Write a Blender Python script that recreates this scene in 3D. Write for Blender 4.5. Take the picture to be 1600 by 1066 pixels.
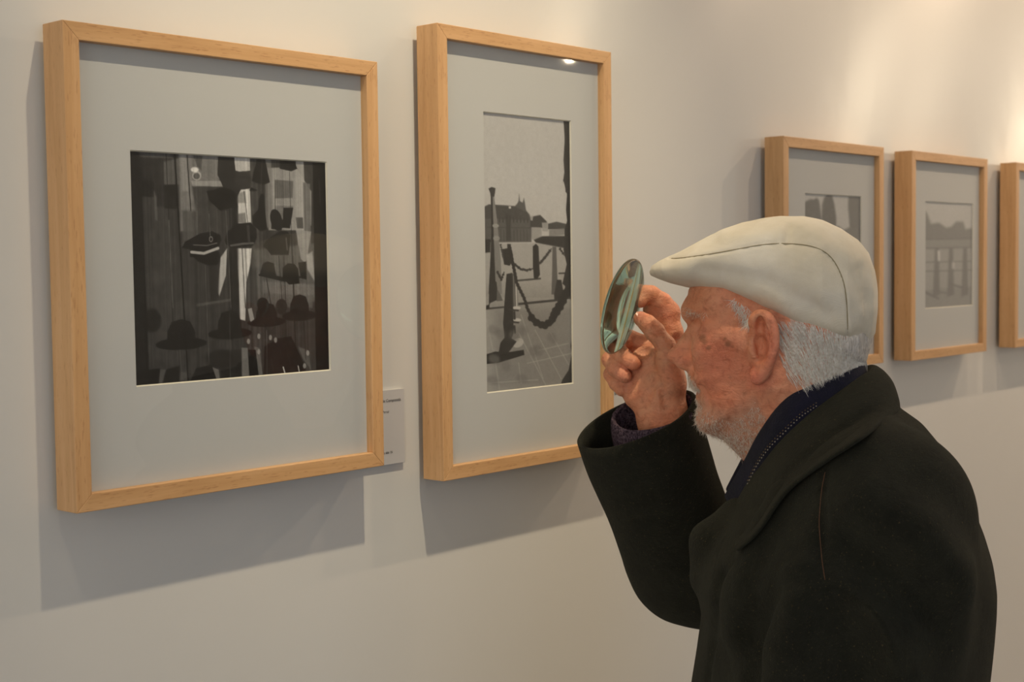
import bpy, math, random
import numpy as np
from mathutils import Vector, Matrix, Euler
random.seed(7); RNG = np.random.default_rng(7)
for o in list(bpy.data.objects): bpy.data.objects.remove(o)
COL = bpy.context.scene.collection
SC = bpy.context.scene

# ------------------------------------------------------------------ camera
F_PX = 2199.5
CAM = np.array([0.0, -1.245, 1.55])
YAW, PIT, ROL = math.radians(48.299), math.radians(-3.132), math.radians(-0.700)
fw = np.array([math.sin(YAW)*math.cos(PIT), math.cos(YAW)*math.cos(PIT), math.sin(PIT)])
rt0 = np.array([math.cos(YAW), -math.sin(YAW), 0.0]); up0 = np.cross(rt0, fw)
RT = rt0*math.cos(ROL)+up0*math.sin(ROL); UP = -rt0*math.sin(ROL)+up0*math.cos(ROL)
cam = bpy.data.cameras.new('camera'); cam.sensor_width = 23.6; cam.sensor_fit = 'HORIZONTAL'
cam.lens = 23.6*F_PX/1600; cam.clip_start = 0.05
cam.dof.use_dof = True; cam.dof.focus_distance = 1.54; cam.dof.aperture_fstop = 6.3
co = bpy.data.objects.new('camera', cam); COL.objects.link(co); SC.camera = co
m = Matrix.Identity(4)
for i in range(3):
    m[i][0], m[i][1], m[i][2], m[i][3] = RT[i], UP[i], -fw[i], CAM[i]
co.matrix_world = m
# ------------------------------------------------------------------ exposure, world, lights
SC.view_settings.view_transform = 'Standard'; SC.view_settings.look = 'None'
SC.view_settings.exposure = 0.0; SC.view_settings.gamma = 1.0; SC.view_settings.use_curve_mapping = False
W = bpy.data.worlds.new('world'); SC.world = W; W.use_nodes = True
W.node_tree.nodes['Background'].inputs[0].default_value = (.75, .85, 1, 1)
W.node_tree.nodes['Background'].inputs[1].default_value = 0.6

def area(name, loc, rot, sx, sy, power, col):
    l = bpy.data.lights.new(name, 'AREA'); l.shape = 'RECTANGLE'; l.size = sx; l.size_y = sy
    l.energy = power; l.color = col
    o = bpy.data.objects.new(name, l); o.location = loc; o.rotation_euler = rot; COL.objects.link(o); return o
def spot(name, loc, target, power, angle=70, blend=.7, rad=.022, col=(1, .83, .58)):
    l = bpy.data.lights.new(name, 'SPOT'); l.energy = power; l.color = col
    l.spot_size = math.radians(angle); l.spot_blend = blend; l.shadow_soft_size = rad
    o = bpy.data.objects.new(name, l); o.location = loc
    o.rotation_euler = (Vector(target)-Vector(loc)).to_track_quat('-Z', 'Y').to_euler(); COL.objects.link(o)
area('window_daylight', (-.4, -6.25, 1.75), (math.radians(-90), 0, math.pi), 4.6, 2.0, 21, (.80, .96, 1.16))
area('side_fill_light', (-2.85, -1.75, 1.75), (math.radians(90), 0, math.radians(-90)), 2.3, 2.0, 33, (1.0, .87, .73))  # added fill for the man's near side, from an invented unseen window
area('warm_wall_fill', (4.6, -2.2, 3.20), (0, 0, 0), 3.0, 1.2, 10, (1.0, .76, .58))  # added unseen fill that warms the right part of the picture wall
area('far_end_fill', (11.5, -3.2, 3.20), (0, 0, 0), 3.5, 4.5, 120, (1.0, .86, .70))  # added unseen fill, brightens the far end mirrored in the picture glass
# track spotlights, 0.93 m from the wall: x, aim x, power, cone
for x, tx, p, an, cl in ((0.10, .6, 11, 60, (1, .83, .58)), (0.98, 1.20, 93, 48, (1, .83, .58)), (1.72, 2.75, 27, 56, (1, .74, .50)), (2.65, 3.3, 26, 150, (1, .74, .50)), (4.07, 3.8, 55, 160, (1, .74, .50)), (5.4, 4.6, 50, 160, (1, .74, .50))):
    spot('track_spot', (x, -.86, 3.12), (tx, 0, 1.75), p, an, 1.0 if an < 100 else .35, col=cl)
# track spotlights of the far half of the room, turned to this wall
for x, p in ((9.5, 25), (10.45, 13), (12.7, 40)):
    spot('far_track_spot', (x, -3.76, 2.72), (3.2, 0, 1.55), p, 50, .6, .04)
spot('far_spot', (8.6, -5.85, 3.15), (6.0, -3, 1.6), 40, 120)

# ------------------------------------------------------------------ helpers
def ray(px, py): return fw + RT*((px-800)/F_PX) - UP*((py-533)/F_PX)
def on_wall(px, py, y=0.0):
    d = ray(px, py); return CAM + d*((y-CAM[1])/d[1])
def s2l(c): return c/12.92 if c <= .04045 else ((c+.055)/1.055)**2.4
def rgb(r, g, b): return (s2l(r/255), s2l(g/255), s2l(b/255), 1)
def tag(o, label=None, cat=None, group=None, kind=None):
    if label: o['label'] = label
    if cat: o['category'] = cat
    if group: o['group'] = group
    if kind: o['kind'] = kind
    return o
def empty(name, loc):
    o = bpy.data.objects.new(name, None); o.location = loc; o.empty_display_size = .05; COL.objects.link(o); return o
def mesh_obj(name, V, Fc, mat, parent=None, smooth=True, origin=None):
    V = np.asarray(V, dtype=np.float64)
    if origin is None:
        origin = np.array(parent_loc(parent))
    me = bpy.data.meshes.new(name)
    me.from_pydata((V-origin).tolist(), [], [tuple(int(i) for i in f) for f in Fc]) if not isinstance(Fc, np.ndarray) else fast_mesh(me, V-origin, Fc)
    if smooth: me.polygons.foreach_set('use_smooth', [True]*len(me.polygons))
    me.materials.append(mat)
    o = bpy.data.objects.new(name, me); COL.objects.link(o)
    if parent is not None:
        o.parent = parent
        o.location = Vector(origin)-Vector(parent_loc(parent))
    else: o.location = origin
    return o
def parent_loc(p):
    v = Vector((0, 0, 0))
    while p is not None: v = v+Vector(p.location); p = p.parent
    return v
def fast_mesh(me, V, Q):
    n = Q.shape[1]
    me.vertices.add(len(V)); me.vertices.foreach_set('co', np.asarray(V, np.float32).ravel())
    me.loops.add(Q.size); me.loops.foreach_set('vertex_index', Q.astype(np.int32).ravel())
    me.polygons.add(len(Q)); me.polygons.foreach_set('loop_start', np.arange(0, Q.size, n, dtype=np.int32))
    me.update(calc_edges=True); me.validate()
def flip_out(o):
    import bmesh
    bm = bmesh.new(); bm.from_mesh(o.data); bmesh.ops.remove_doubles(bm, verts=bm.verts, dist=2e-5); bmesh.ops.recalc_face_normals(bm, faces=bm.faces); bm.to_mesh(o.data); bm.free()
def set_color(o, C):
    me = o.data; a = me.color_attributes.new('Col', 'FLOAT_COLOR', 'POINT')
    C4 = np.ones((len(me.vertices), 4), np.float32); C4[:, :3] = C; a.data.foreach_set('color', C4.ravel())
def box_geo(x0, x1, y0, y1, z0, z1):
    V = [(x, y, z) for x in (x0, x1) for y in (y0, y1) for z in (z0, z1)]
    return V, [(0, 1, 3, 2), (4, 6, 7, 5), (0, 4, 5, 1), (2, 3, 7, 6), (0, 2, 6, 4), (1, 5, 7, 3)]
def box(name, b, mat, parent=None, bevel=0):
    V, Fc = box_geo(*b)
    c = np.array([(b[0]+b[1])/2, (b[2]+b[3])/2, (b[4]+b[5])/2])
    o = mesh_obj(name, V, Fc, mat, parent, smooth=False, origin=c)
    if bevel:
        md = o.modifiers.new('bevel', 'BEVEL'); md.width = bevel; md.segments = 2
    return o
def loft(rings, close_u=True, cap0=False, cap1=False):
    n = len(rings[0]); V = np.concatenate([np.asarray(r) for r in rings]); Q = []
    for i in range(len(rings)-1):
        for j in range(n if close_u else n-1):
            k = (j+1) % n; Q.append((i*n+j, i*n+k, (i+1)*n+k, (i+1)*n+j))
    if cap0: Q.append(tuple(range(n))[::-1])
    if cap1: Q.append(tuple((len(rings)-1)*n+j for j in range(n)))
    return V, Q

# ------------------------------------------------------------------ materials
class Mat:
    def __init__(s, name, color=(.8, .8, .8, 1), rough=.5, **kw):
        s.m = bpy.data.materials.new(name); s.m.use_nodes = True
        s.nt = s.m.node_tree; s.N = s.nt.nodes; s.p = s.N['Principled BSDF']
        s.p.inputs['Base Color'].default_value = color; s.p.inputs['Roughness'].default_value = rough
        for k, v in kw.items(): s.p.inputs[k.replace('_', ' ')].default_value = v
    def node(s, t, **kw):
        n = s.N.new(t)
        for k, v in kw.items():
            if k in n.inputs.keys(): n.inputs[k].default_value = v
            else: setattr(n, k, v)
        return n
    def link(s, a, b): s.nt.links.new(a, b)
    def coords(s, scale=(1, 1, 1), rot=(0, 0, 0)):
        tc = s.node('ShaderNodeTexCoord'); mp = s.node('ShaderNodeMapping')
        mp.inputs['Scale'].default_value = scale; mp.inputs['Rotation'].default_value = rot
        s.link(tc.outputs['Object'], mp.inputs['Vector']); return mp.outputs['Vector']
    def noise(s, scale, detail=4, rough=.5, vec=None, dist=0):
        n = s.node('ShaderNodeTexNoise'); n.inputs['Scale'].default_value = scale; n.inputs['Detail'].default_value = detail
        n.inputs['Roughness'].default_value = rough; n.inputs['Distortion'].default_value = dist
        s.link(vec if vec is not None else s.coords(), n.inputs['Vector']); return n.outputs['Fac']
    def ramp(s, fac, stops):
        r = s.node('ShaderNodeValToRGB'); e = r.color_ramp.elements
        e[0].position, e[0].color = stops[0]; e[1].position, e[1].color = stops[-1]
        for p, c in stops[1:-1]: x = e.new(p); x.color = c
        s.link(fac, r.inputs['Fac']); return r.outputs['Color']
    def base(s, sock): s.link(sock, s.p.inputs['Base Color'])
    def bump(s, fac, strength=.2, dist=.001, prev=None):
        b = s.node('ShaderNodeBump'); b.inputs['Strength'].default_value = strength; b.inputs['Distance'].default_value = dist
        s.link(fac, b.inputs['Height'])
        if prev is not None: s.link(prev, b.inputs['Normal'])
        s.link(b.outputs['Normal'], s.p.inputs['Normal']); return b.outputs['Normal']

mw = Mat('satin_white_wall', rough=.20, Specular_IOR_Level=.5)
mw.p.inputs['Anisotropic'].default_value = .97      # rolled paint, strokes run level, so highlights smear upright
tg_ = mw.node('ShaderNodeTangent'); tg_.direction_type = 'UV_MAP'; tg_.uv_map = 'strokes'; mw.link(tg_.outputs[0], mw.p.inputs['Tangent']); mw.p.inputs['Anisotropic Rotation'].default_value = 0.0
mw.base(mw.ramp(mw.noise(1.3, 3), [(.3, (.70, .70, .665, 1)), (.7, (.75, .75, .715, 1))]))
b = mw.bump(mw.noise(7, 3), .3, .0014); b = mw.bump(mw.noise(160, 5, .6), .05, .0008, b)
vo = mw.node('ShaderNodeTexVoronoi'); vo.inputs['Scale'].default_value = 7; vo.feature = 'F1'; mw.link(mw.coords(), vo.inputs['Vector'])
mw.bump(mw.ramp(vo.outputs['Distance'], [(.0, (1, 1, 1, 1)), (.025, (0, 0, 0, 1))]), .5, .0015, b)
M_WALL = mw.m
M_CEIL = Mat('matte_white_ceiling', (.78, .77, .75, 1), .8).m
mf = Mat('grey_board_floor', rough=.4); br = mf.node('ShaderNodeTexBrick'); mf.link(mf.coords((1, 1, 1)), br.inputs['Vector'])
br.inputs['Scale'].default_value = 1; br.inputs['Brick Width'].default_value = 1.2; br.inputs['Row Height'].default_value = .12; br.inputs['Mortar Size'].default_value = .002
br.inputs['Color1'].default_value = rgb(150, 140, 128); br.inputs['Color2'].default_value = rgb(132, 124, 114); br.inputs['Mortar'].default_value = rgb(60, 56, 50)
mf.base(br.outputs['Color']); M_FLOOR = mf.m

def wood(name, axis):
    w = Mat(name, rough=.42, Specular_IOR_Level=.4)
    sc = {'z': (1, 1, .05), 'x': (.05, 1, 1)}[axis]
    fl = {'z': (1, 1, .10), 'x': (.10, 1, 1)}[axis]
    v = w.coords(sc)
    c1 = w.ramp(w.noise(90, 5, .6, v, .6), [(.3, rgb(204, 160, 110)), (.55, rgb(217, 174, 124)), (.8, rgb(225, 186, 139))])
    fk = w.ramp(w.noise(700, 2, .5, w.coords(fl)), [(.30, (.62, .5, .42, 1)), (.38, (1, 1, 1, 1))])
    mx = w.node('ShaderNodeMix', data_type='RGBA', blend_type='MULTIPLY'); mx.inputs['Factor'].default_value = .55
    w.link(c1, mx.inputs[6]); w.link(fk, mx.inputs[7])
    big = w.ramp(w.noise(6, 2), [(.3, (.93, .90, .88, 1)), (.7, (1.0, 1.0, 1.0, 1))])
    m2 = w.node('ShaderNodeMix', data_type='RGBA', blend_type='MULTIPLY'); m2.inputs['Factor'].default_value = 1
    w.link(mx.outputs[2], m2.inputs[6]); w.link(big, m2.inputs[7]); w.base(m2.outputs[2])
    w.bump(w.noise(300, 3, .5, v), .08, .0005)
    return w.m
M_WOODZ, M_WOODX = wood('beech_upright', 'z'), wood('beech_level', 'x')
M_MAT = Mat('mount_board', (.60, .605, .60, 1), .9).m
M_CORE = Mat('mount_board_core', (.80, .77, .66, 1), .9).m
M_BACK = Mat('frame_backing', (.25, .17, .10, 1), .9).m
mp_ = Mat('photographic_print', rough=.5); at = mp_.node('ShaderNodeAttribute', attribute_name='Col'); mp_.base(at.outputs['Color']); M_PRINT = mp_.m
# picture glass: clear with a mirror reflection that grows at grazing angles
g = bpy.data.materials.new('picture_glass'); g.use_nodes = True; nt = g.node_tree; nt.nodes.clear()
ou = nt.nodes.new('ShaderNodeOutputMaterial'); mx = nt.nodes.new('ShaderNodeMixShader'); tr = nt.nodes.new('ShaderNodeBsdfTransparent')
gl = nt.nodes.new('ShaderNodeBsdfGlossy'); gl.inputs['Roughness'].default_value = .02; fr = nt.nodes.new('ShaderNodeFresnel'); fr.inputs['IOR'].default_value = 1.5
tr.inputs[0].default_value = (.97, .98, .97, 1)
geo_ = nt.nodes.new('ShaderNodeNewGeometry'); ior_ = nt.nodes.new('ShaderNodeMix'); ior_.inputs[2].default_value = 1.5; ior_.inputs[3].default_value = 1/1.5
nt.links.new(geo_.outputs['Backfacing'], ior_.inputs[0]); nt.links.new(ior_.outputs[0], fr.inputs['IOR'])
nt.links.new(fr.outputs[0], mx.inputs[0]); nt.links.new(tr.outputs[0], mx.inputs[1]); nt.links.new(gl.outputs[0], mx.inputs[2]); nt.links.new(mx.outputs[0], ou.inputs[0])
M_GLASS = g
M_LABEL = Mat('white_foam_board', (.60, .595, .59, 1), .7).m
M_INK = Mat('black_ink', (.03, .03, .03, 1), .7).m

# ------------------------------------------------------------------ room
H = 3.3
wl = box('wall_left', (-3, 14.0, 0, .15, 0, H), M_WALL)
uvl = wl.data.uv_layers.new(name='strokes')
for lp in wl.data.loops: cv_ = wl.data.vertices[lp.vertex_index].co; uvl.data[lp.index].uv = (cv_.z, cv_.x)
tag(wl, 'off-white satin plaster wall hung with the framed photographs', 'wall', kind='structure')
tag(box('floor', (-3, 14.0, -6.5, .0, -.1, 0), M_FLOOR), kind='structure')
tag(box('ceiling', (-3, 14.0, -6.5, .0, H, H+.1), M_CEIL), kind='structure')
bmv, bmf = [], []
for b in ((-3.15, -3, -6.5, .15, 0, .7), (-3.15, -3, -6.5, .15, 2.8, H), (-3.15, -3, -6.5, -2.98, .7, 2.8), (-3.15, -3, -.52, .15, .7, 2.8)):
    v, f_ = box_geo(*b); k = len(bmv); bmv += v; bmf += [tuple(i+k for i in q) for q in f_]
tag(mesh_obj('wall_back', bmv, bmf, M_CEIL, smooth=False, origin=np.array([-3.07, -3.2, 1.6])), kind='structure')
wv, wf = [], []
for b in [(-3.10, -3.04, -2.98, -.52, .7, .76), (-3.10, -3.04, -2.98, -.52, 2.74, 2.8)]+[(-3.10, -3.04, y, y+.06, .76, 2.74) for y in (-2.98, -1.78, -.58)]:
    v, f_ = box_geo(*b); k = len(wv); wv += v; wf += [tuple(i+k for i in q) for q in f_]
tag(mesh_obj('added_side_window', wv, wf, M_CEIL, smooth=False, origin=np.array([-3.07, -3.0, .7])), kind='structure')  # invented window frame, put in only to house the side fill
tag(box('wall_front', (14.0, 14.15, -6.5, .15, 0, H), M_CEIL), kind='structure')
bmv, bmf = [], []
for b in ((-3, 14.0, -6.65, -6.5, 0, .7), (-3, 14.0, -6.65, -6.5, 2.8, H), (-3, -2.7, -6.65, -6.5, .7, 2.8), (1.9, 14.0, -6.65, -6.5, .7, 2.8)):
    v, f_ = box_geo(*b); k = len(bmv); bmv += v; bmf += [tuple(i+k for i in q) for q in f_]
tag(mesh_obj('wall_right', bmv, bmf, M_CEIL, smooth=False, origin=np.array([5.5, -6.575, 1.6])), kind='structure')
wv, wf = [], []
for b in [(-2.7, 1.9, -6.60, -6.54, .7, .76), (-2.7, 1.9, -6.60, -6.54, 2.74, 2.8)]+[(x, x+.06, -6.60, -6.54, .76, 2.74) for x in (-2.7, -1.17, .35, 1.84)]:
    v, f_ = box_geo(*b); k = len(wv); wv += v; wf += [tuple(i+k for i in q) for q in f_]
tag(mesh_obj('window_1', wv, wf, M_CEIL, smooth=False, origin=np.array([-.4, -6.57, .7])), kind='structure')

# ------------------------------------------------------------------ painted prints (albedo of a photographic print)
class Paint:
    def __init__(s, corners, w, h, bg):
        s.w, s.h = w, h; s.A = np.full((h, w), bg, np.float32)
        src = np.array(corners, float); dst = np.array([(0, 0), (w, 0), (w, h), (0, h)], float); R = []
        for (x, y), (u, v) in zip(src, dst):
            R.append([x, y, 1, 0, 0, 0, -u*x, -u*y]); R.append([0, 0, 0, x, y, 1, -v*x, -v*y])
        k = np.linalg.solve(np.array(R), dst.ravel()); s.Hm = np.append(k, 1).reshape(3, 3)
        s.yy, s.xx = np.mgrid[0:h, 0:w].astype(np.float32); s.xx += .5; s.yy += .5
    def t(s, p): q = s.Hm @ np.array([p[0], p[1], 1]); return q[:2]/q[2]
    def blend(s, m, v, a=1): m = np.clip(m, 0, 1)*a; s.A = s.A*(1-m)+v*m
    def poly(s, pts, v, a=1, soft=1.0):
        P = np.array([s.t(p) for p in pts]); s.blend(.5-sdf_poly(P, s.xx, s.yy)/soft, v, a)
    def ell(s, c, rx, ry, v, a=1, rot=0, soft=1.0):
        n = 28; pts = []
        for i in range(n):
            t = 2*math.pi*i/n; x, y = rx*math.cos(t), ry*math.sin(t); r = math.radians(rot)
            pts.append((c[0]+x*math.cos(r)-y*math.sin(r), c[1]+x*math.sin(r)+y*math.cos(r)))
        s.poly(pts, v, a, soft)
    def line(s, pts, wd, v, a=1):
        P = [s.t(p) for p in pts]; d = np.full(s.A.shape, 1e9, np.float32)
        for a0, b0 in zip(P[:-1], P[1:]):
            e = b0-a0; tt = np.clip(((s.xx-a0[0])*e[0]+(s.yy-a0[1])*e[1])/max(e@e, 1e-9), 0, 1)
            d = np.minimum(d, np.hypot(s.xx-a0[0]-tt*e[0], s.yy-a0[1]-tt*e[1]))
        s.blend(wd/2+.5-d, v, a)
    def blur(s, r):
        k = np.exp(-np.arange(-3*r, 3*r+1)**2/(2.*r*r)); k /= k.sum(); n = len(k)//2
        for ax in (0, 1):
            Pd = np.pad(s.A, [(n, n) if i == ax else (0, 0) for i in (0, 1)], mode='edge')
            s.A = sum(k[j]*np.take(Pd, range(j, j+s.A.shape[ax]), axis=ax) for j in range(len(k)))
    def grain(s, a, cells=0):
        N = RNG.standard_normal(s.A.shape)
        if cells:
            N = RNG.standard_normal((s.h//cells+2, s.w//cells+2)); yi = s.yy/cells; xi = s.xx/cells
            y0 = yi.astype(int); x0 = xi.astype(int); fy = yi-y0; fx = xi-x0
            N = (N[y0, x0]*(1-fx)+N[y0, x0+1]*fx)*(1-fy)+(N[y0+1, x0]*(1-fx)+N[y0+1, x0+1]*fx)*fy
        s.A = s.A+a*N
    def vstripes(s, a, x0, x1, y0=0, y1=1):
        st = RNG.standard_normal(s.w); st = np.convolve(st, [.25, .5, .25], 'same')
        m = ((s.xx/s.w > x0)*(s.xx/s.w < x1)*(s.yy/s.h > y0)*(s.yy/s.h < y1)); s.A = s.A+a*st[None, :]*m
    def obj(s, name, x0, x1, y, z0, z1, parent, paper=.60, alb=.56, tint=(1, 1, 1)):
        v = np.clip(s.A, .01, 1); lin = np.where(v <= .04045, v/12.92, ((v+.055)/1.055)**2.4)*alb/s2l(paper)
        us = np.linspace(x0, x1, s.w); vs = np.linspace(z1, z0, s.h); U, Z = np.meshgrid(us, vs)
        V = np.stack([U.ravel(), np.full(U.size, y), Z.ravel()], 1)
        i = np.arange(s.h-1)[:, None]*s.w+np.arange(s.w-1)[None, :]
        Q = np.stack([i, i+s.w, i+s.w+1, i+1], -1).reshape(-1, 4)
        o = mesh_obj(name, V, Q, M_PRINT, parent, smooth=False)
        set_color(o, np.clip(lin, 0, .9).ravel()[:, None]*np.array(tint)[None]); return o
def sdf_poly(P, X, Y):
    d = np.full(np.broadcast(X, Y).shape, 1e9, np.float32); sgn = np.ones(d.shape, bool)
    n = len(P)
    for i in range(n):
        a, b = P[i], P[(i+1) % n]; ex, ey = b[0]-a[0], b[1]-a[1]; L2 = max(ex*ex+ey*ey, 1e-16)
        t = np.clip(((X-a[0])*ex+(Y-a[1])*ey)/L2, 0, 1)
        d = np.minimum(d, (X-a[0]-t*ex)**2+(Y-a[1]-t*ey)**2)
        c = (a[1] > Y) != (b[1] > Y)
        if ey != 0: sgn ^= c & (X < ex*(Y-a[1])/ey+a[0])
    return np.where(sgn, 1, -1)*np.sqrt(d)

def print_hats():
    p = Paint([(204, 237), (508, 254), (515, 577), (213, 603)], 330, 330, .23)
    P = p.poly
    P([(222, 300), (280, 300), (285, 560), (228, 560)], .25); P([(204, 236), (222, 236), (236, 604), (212, 604)], .12)
    P([(220, 238), (268, 240), (272, 250), (222, 248)], .34, .8, 3); P([(222, 249), (258, 250), (258, 308), (224, 308)], .19)
    P([(222, 284), (243, 284), (244, 310), (224, 308)], .14); P([(243, 300), (247, 310), (249, 345), (245, 345)], .38, .8, 3)
    P([(258, 255), (281, 250), (282, 290), (259, 290)], .36, .9, 2); P([(249, 292), (278, 292), (280, 326), (248, 324)], .17, .9, 3)
    P([(259, 291), (277, 290), (278, 328), (260, 327)], .13, 1, 2)
    P([(281, 241), (300, 241), (312, 330), (308, 362), (284, 362)], .46, .95, 3); P([(284, 240), (292, 240), (296, 300), (287, 300)], .54, .8, 3)
    P([(286, 330), (312, 330), (312, 385), (288, 385)], .33, .9, 5)
    P([(298, 242), (345, 244), (344, 285), (300, 284)], .48, .9, 3)
    P([(303, 243), (318, 243), (316, 268), (310, 262)], .30, .9, 2); p.ell((309, 276), 7, 7.5, .62); p.ell((309, 277), 5, 5, .36); p.ell((306, 267), 6, 4, .78, 1, 0, 2)
    P([(300, 284), (352, 284), (352, 293), (303, 293)], .58, .9, 1.5); P([(302, 293), (330, 293), (320, 330), (308, 330)], .27, .9, 4)
    P([(310, 325), (345, 318), (346, 364), (312, 366)], .26, .9, 4)
    # bright street between the buildings
    P([(367, 246), (391, 247), (392, 268), (376, 270), (368, 268)], .66, 1, 1.5); P([(372, 298), (391, 296), (394, 350), (373, 350)], .72, 1, 1.5)
    P([(370, 304), (384, 300), (386, 318), (371, 318)], .52, .8, 2); P([(371, 335), (384, 333), (386, 349), (372, 349)], .45, .8, 2)
    P([(391, 247), (410, 248), (414, 585), (398, 588)], .27, .9, 2)
    P([(418, 264), (462, 262), (476, 284), (486, 300), (486, 352), (480, 360), (420, 360)], .56, .95, 2)
    P([(430, 282), (458, 284), (457, 310), (430, 311)], .38, .95, 1.5); P([(429, 311), (459, 311), (460, 321), (430, 320)], .54, .95, 1.5)
    P([(430, 322), (458, 322), (457, 340), (430, 338)], .45); P([(462, 250), (474, 252), (480, 400), (466, 400)], .60, .9, 2); P([(473, 286), (484, 288), (486, 395), (476, 395)], .40, .9, 2)
    P([(462, 340), (473, 340), (474, 357), (464, 357)], .34); P([(414, 250), (424, 250), (426, 355), (415, 358)], .47, .8, 3)
    P([(398, 390), (492, 380), (494, 470), (404, 474)], .37, .9, 4); P([(462, 358), (486, 362), (478, 412), (470, 404)], .55, .9, 2); P([(478, 398), (488, 392), (492, 440), (480, 420)], .60, .9, 3)
    P([(410, 438), (492, 444), (492, 462), (412, 458)], .44, .9, 4); P([(410, 458), (490, 460), (488, 480), (414, 478)], .38, .8, 4)
    P([(346, 402), (356, 388), (354, 430), (344, 462), (341, 456)], .66, .95, 1.5); P([(370, 388), (394, 388), (392, 412), (386, 440), (384, 500), (376, 498), (374, 440)], .74, .95, 1.5)
    P([(364, 300), (372, 300), (374, 480), (362, 480)], .16, .8, 3); P([(356, 392), (371, 392), (374, 500), (360, 500)], .17, .9, 2); P([(386, 440), (400, 420), (402, 500), (386, 500)], .24, .9, 3)
    P([(326, 410), (344, 402), (343, 470), (330, 470)], .18, .8, 3)
    P([(488, 252), (509, 254), (516, 578), (494, 580)], .055, 1, 1.5); p.line([(498, 280), (500, 320)], 1.5, .3, .6)
    p.line([(310, 476), (360, 468)], 4, .34, .8); p.ell((249, 434), 8, 10, .33, .5, 0, 8); P([(280, 468), (300, 468), (300, 490), (276, 500)], .30, .5, 8)
    p.vstripes(.028, .05, .9); p.vstripes(.03, .45, .75)
    # hats
    D = .085
    P([(342, 245), (366, 246), (370, 275), (362, 298), (352, 300), (345, 282), (341, 275)], .17); p.ell((381, 283), 12, 14, .21, 1, -20); P([(352, 290), (362, 282), (377, 298), (370, 312), (360, 308)], .18); P([(393, 294), (403, 298), (399, 300), (390, 299)], .12)
    P([(402, 249), (414, 249), (422, 286), (412, 290), (398, 286), (394, 284)], .12); P([(437, 251), (460, 253), (464, 265), (455, 269), (437, 265)], .09)
    P([(324, 300), (345, 296), (366, 300), (373, 324), (362, 326), (345, 330), (330, 316)], D); p.ell((349, 309), 22, 14, D)
    P([(405, 312), (408, 304), (413, 305), (415, 335), (418, 358), (408, 362), (396, 352), (395, 338), (404, 328)], .10); p.ell((432, 344), 9, 17, .13, 1, -15); P([(443, 325), (458, 325), (453, 357), (441, 356)], .12); P([(425, 340), (445, 345), (440, 360), (424, 358)], .13)
    P([(286, 388), (291, 378), (315, 365), (333, 362), (346, 368), (347, 376), (340, 392), (342, 400), (298, 402), (299, 390), (288, 388)], .09); P([(300, 396), (342, 392), (346, 402), (340, 414), (328, 415), (310, 408)], .075)
    p.line([(301, 394), (320, 396), (342, 388)], 4.2, .62); p.line([(304, 383), (325, 384), (340, 380)], 1.6, .38); p.ell((331, 374), 3, 4.5, .48); p.ell((331, 374), 1.8, 3, .1)
    P([(352, 376), (356, 362), (372, 350), (392, 348), (401, 358), (402, 372), (396, 384), (364, 388), (354, 382)], .11); p.line([(362, 384), (380, 381), (396, 380)], 3.2, .34); P([(386, 352), (390, 352), (392, 378), (388, 378)], .26, .8)
    P([(412, 384), (418, 374), (436, 362), (448, 361), (454, 367), (451, 398), (424, 398), (418, 390)], .10); p.line([(447, 372), (449, 390)], 2.5, .4, .7)
    P([(411, 412), (418, 408), (428, 411), (432, 430), (456, 436), (440, 438), (406, 430)], .13); P([(442, 434), (442, 418), (450, 411), (460, 412), (466, 420), (468, 442), (452, 444)], .08); P([(466, 410), (478, 408), (479, 436), (470, 434)], .11); p.line([(406, 429), (445, 438), (470, 432)], 3, .12)
    def bowler(cx, cy, w, h, v=D):
        P([(cx-w*.55, cy), (cx-w*.53, cy-h*.5), (cx-w*.36, cy-h*.9), (cx, cy-h), (cx+w*.36, cy-h*.9), (cx+w*.53, cy-h*.5), (cx+w*.55, cy)], v, .96); p.ell((cx, cy), w, h*.25, v, .96, -3)
    bowler(285, 536, 40, 38); bowler(360, 520, 34, 36, .08); bowler(417, 502, 30, 30, .07); bowler(468, 492, 27, 33, .11); p.ell((411, 474), 9, 10, .10); p.ell((440, 478), 9, 12, .16)
    p.ell((240, 500), 14, 18, .09, .8, 0, 4); p.ell((345, 560), 22, 14, .10, .7, 0, 6); P([(388, 482), (394, 480), (398, 498), (392, 502)], .55)
    # lower clutter
    P([(214, 580), (252, 574), (250, 600), (213, 603)], .07); P([(262, 576), (283, 570), (281, 598), (256, 600)], .08); P([(253, 576), (261, 576), (254, 600), (250, 600)], .32); P([(298, 596), (308, 574), (332, 568), (342, 592), (320, 596)], .09); P([(333, 572), (343, 576), (345, 592), (340, 592)], .42, .9)
    P([(284, 580), (297, 580), (295, 598), (283, 598)], .30, .8); P([(378, 542), (388, 542), (390, 586), (379, 588)], .44, .9); P([(398, 540), (406, 542), (411, 584), (404, 584)], .40, .9); P([(388, 545), (400, 545), (405, 586), (391, 588)], .06); P([(345, 545), (378, 545), (378, 588), (346, 590)], .12, .8, 3)
    P([(414, 540), (432, 528), (455, 524), (478, 572), (478, 582), (412, 586)], .09); P([(466, 540), (482, 546), (486, 576), (474, 560)], .40, .7, 2); p.line([(443, 572), (446, 583)], 2, .7); p.line([(466, 570), (468, 580)], 1.5, .7)
    for q in ((389, 532), (405, 524), (423, 526), (431, 530), (405, 548), (481, 550), (476, 570)): p.ell(q, 2.4, 4.2, .55, .9)
    for q in ((436, 537), (448, 545), (424, 560), (452, 558)): p.line([q, (q[0]+5, q[1]+22)], 1, .2, .6)
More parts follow.
